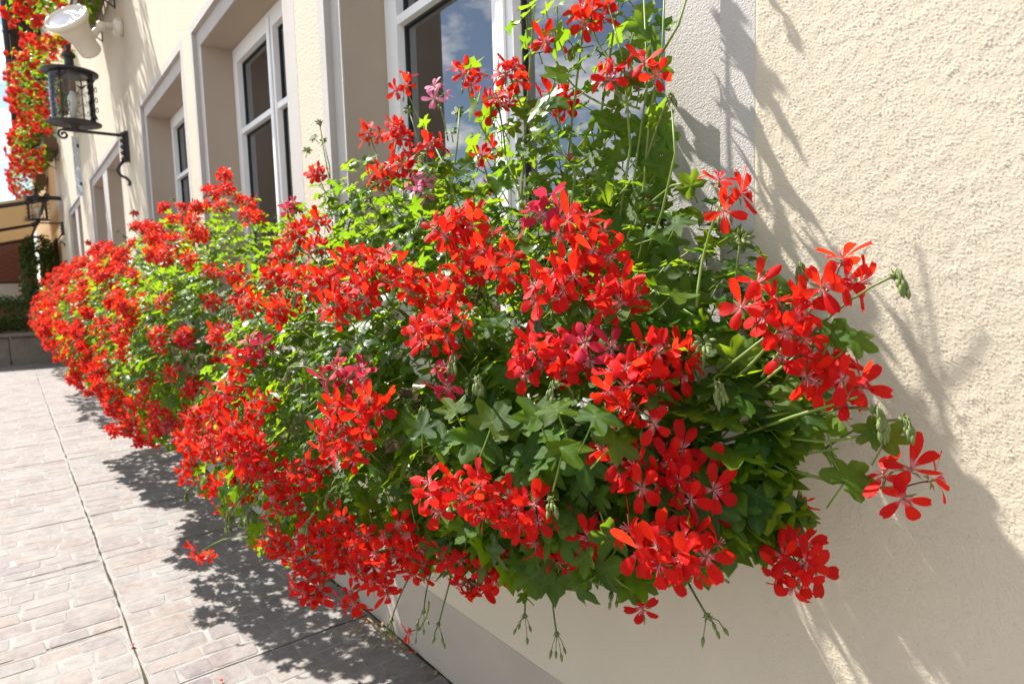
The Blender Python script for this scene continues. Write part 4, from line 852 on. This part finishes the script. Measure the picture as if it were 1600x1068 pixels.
for x in (AX0 + .2, AX1 - .3):
    b = MB(); b.tube([V(x, 2.75, 2.34), V(x, 2.75, -.02)], .03, 8); put('post', b.data('post', M_iron), aw)
    b = MB(); b.box((x - .03, -.003 if x > HX1 else .001, 2.88), (x + .03, .24, 2.95)); put('wall_bracket', b.data('wall_bracket', M_iron), aw)

tr_ = thing('stone_trough', (13.9, 1.5, 0), 'long grey stone trough across the pavement holding a clipped hedge', 'trough')
y = .33
for k in range(4):
    ln = (.62, .95, .8, .9)[k]; b = MB(); b.cbox((13.55, y, -.02), (14.25, y + ln - .012, .46), .02); put('stone_block', b.data('stone_block', M_stone), tr_); y += ln
b = MB(); b.cbox((13.50, .30, .462), (14.3, y + .02, .53), .012); put('coping', b.data('coping', M_stone), tr_)
b = MB(); b.cbox((13.25, .10, -.02), (13.53, .38, .12), .03); sb = put('loose_stone', b.data('loose_stone', M_stone)); tag(sb, 'small grey stone block on the pavement at the end of the trough', 'stone')
gH = random.Random(77)
def leafmass(name, c, r, n, size, label, cat, base, trunk):
    t = thing(name, base, label, cat); mb = MB()
    for k in range(n):
        d = rv(1, gH).normalized(); f = .55 + .5 * gH.random() ** .5; e = [abs(q) ** .65 * (1 if q > 0 else -1) for q in d]
        p = V(c[0] + r[0] * e[0] * f, c[1] + r[1] * e[1] * f, c[2] + r[2] * e[2] * f)
        a = frame((d + V(0, 0, .5) + rv(.5, gH)).normalized(), rv(1, gH)).to_3x3(); s = size * gH.uniform(.6, 1.2)
        mb.add([p + a @ V(0, -s, 0), p + a @ V(s * .5, 0, s * .1), p + a @ V(0, s, 0), p + a @ V(-s * .5, 0, s * .1)], [(0, 1, 2, 3)], 0, [(0, 0)] * 4)
    tag(put('foliage', mb.data('foliage', M_hedge, False, True), t), kind='stuff')
    for q in trunk:
        b = MB(); b.tube([V(*q[0]), V(*q[1])], [.03, .015], 6); put('trunk', b.data('trunk', M_wood), t)
leafmass('hedge', (13.9, 1.75, .86), (.34, 1.4, .32), 5200, .035, 'clipped dark green hedge growing in the stone trough', 'hedge', (13.9, 1.75, .53), [((13.9, .7 + .5 * k, .5), (13.9, .75 + .5 * k, .9)) for k in range(5)])
leafmass('climbing_shrub', (16.2, .36, 1.5), (.5, .32, .85), 3000, .05, 'dark leafy shrub against the house front under the awning', 'shrub', (16.2, .3, 0), [((16.2, .3, -.02), (16.2, .34, 1.6)), ((16.3, .25, -.02), (16.4, .3, 1.7))])

# ------------------------------------------------------------------ litter
gF = random.Random(5); fp = MB(); petal(fp, 0, .02, .012, .15, .2, .3, gF); fpd = fp.data('fallen_petal', M_pet, True, True)
def gpt(px, py): v = ray(px, py); return CAMP + v * (-CAMP.z / v.z)
for px, py in [(212, 1010), (345, 1062), (640, 930), (660, 985), (600, 930), (615, 1000), (590, 960), (655, 1010)]:
    p = gpt(px, py); p.z = .006; p.y = max(p.y, .03)
    tag(put('fallen_petal', fpd, None, TR(p, Matrix.Rotation(gF.random() * 6.28, 4, 'Z'), gF.uniform(.7, 1.1))), 'single red petal fallen on the paving stones', 'petal', 'fallen petals on the pavement')
b = MB()
for k in range(70):
    x = gF.uniform(1.3, 4.5); y = .01 + abs(gF.gauss(0, .03)); a = gF.uniform(0, 6.28); l = gF.uniform(.008, .04); p = V(x, max(y, .008), .004); d = V(math.cos(a), abs(math.sin(a)), 0)
    b.tube([p, p + d * l * .5 + V(0, 0, .004), p + d * l], [.0016, .002, .0008], 4)
for k in range(90):
    x = gF.uniform(1.3, 6); y = .008 + abs(gF.gauss(0, .02)); s = gF.uniform(.003, .009); b.lathe([(0, -.3 * s), (s, 0), (.6 * s, .6 * s), (0, .8 * s)], 5, TR(V(x, max(y, .012), .003), Matrix.Rotation(gF.random() * 3, 4, 'X')))
tag(put('plant_litter', b.data('plant_litter', M_dry)), 'dry stalks and crumbs gathered along the foot of the wall', 'litter', None, 'stuff')
tw = thing('dry_twig', (1.66, .06, 0), 'dry brown forked stalk lying at the foot of the wall', 'twig')
b = MB(); p0, p1 = gpt(575, 970), gpt(650, 1012); p0.z = p1.z = .012; p1.y = max(p1.y, .03); b.tube([p0, (p0 + p1) / 2 + V(0, .01, .008), p1], [.003, .0025, .0015], 5)
for f in (.25, .55, .8): q = p0.lerp(p1, f); b.tube([q, q + V(.03, .03, .006), q + V(.02, .07, -.006)], [.002, .0016, .003], 5)
put('stalk', b.data('stalk', M_dry), tw)
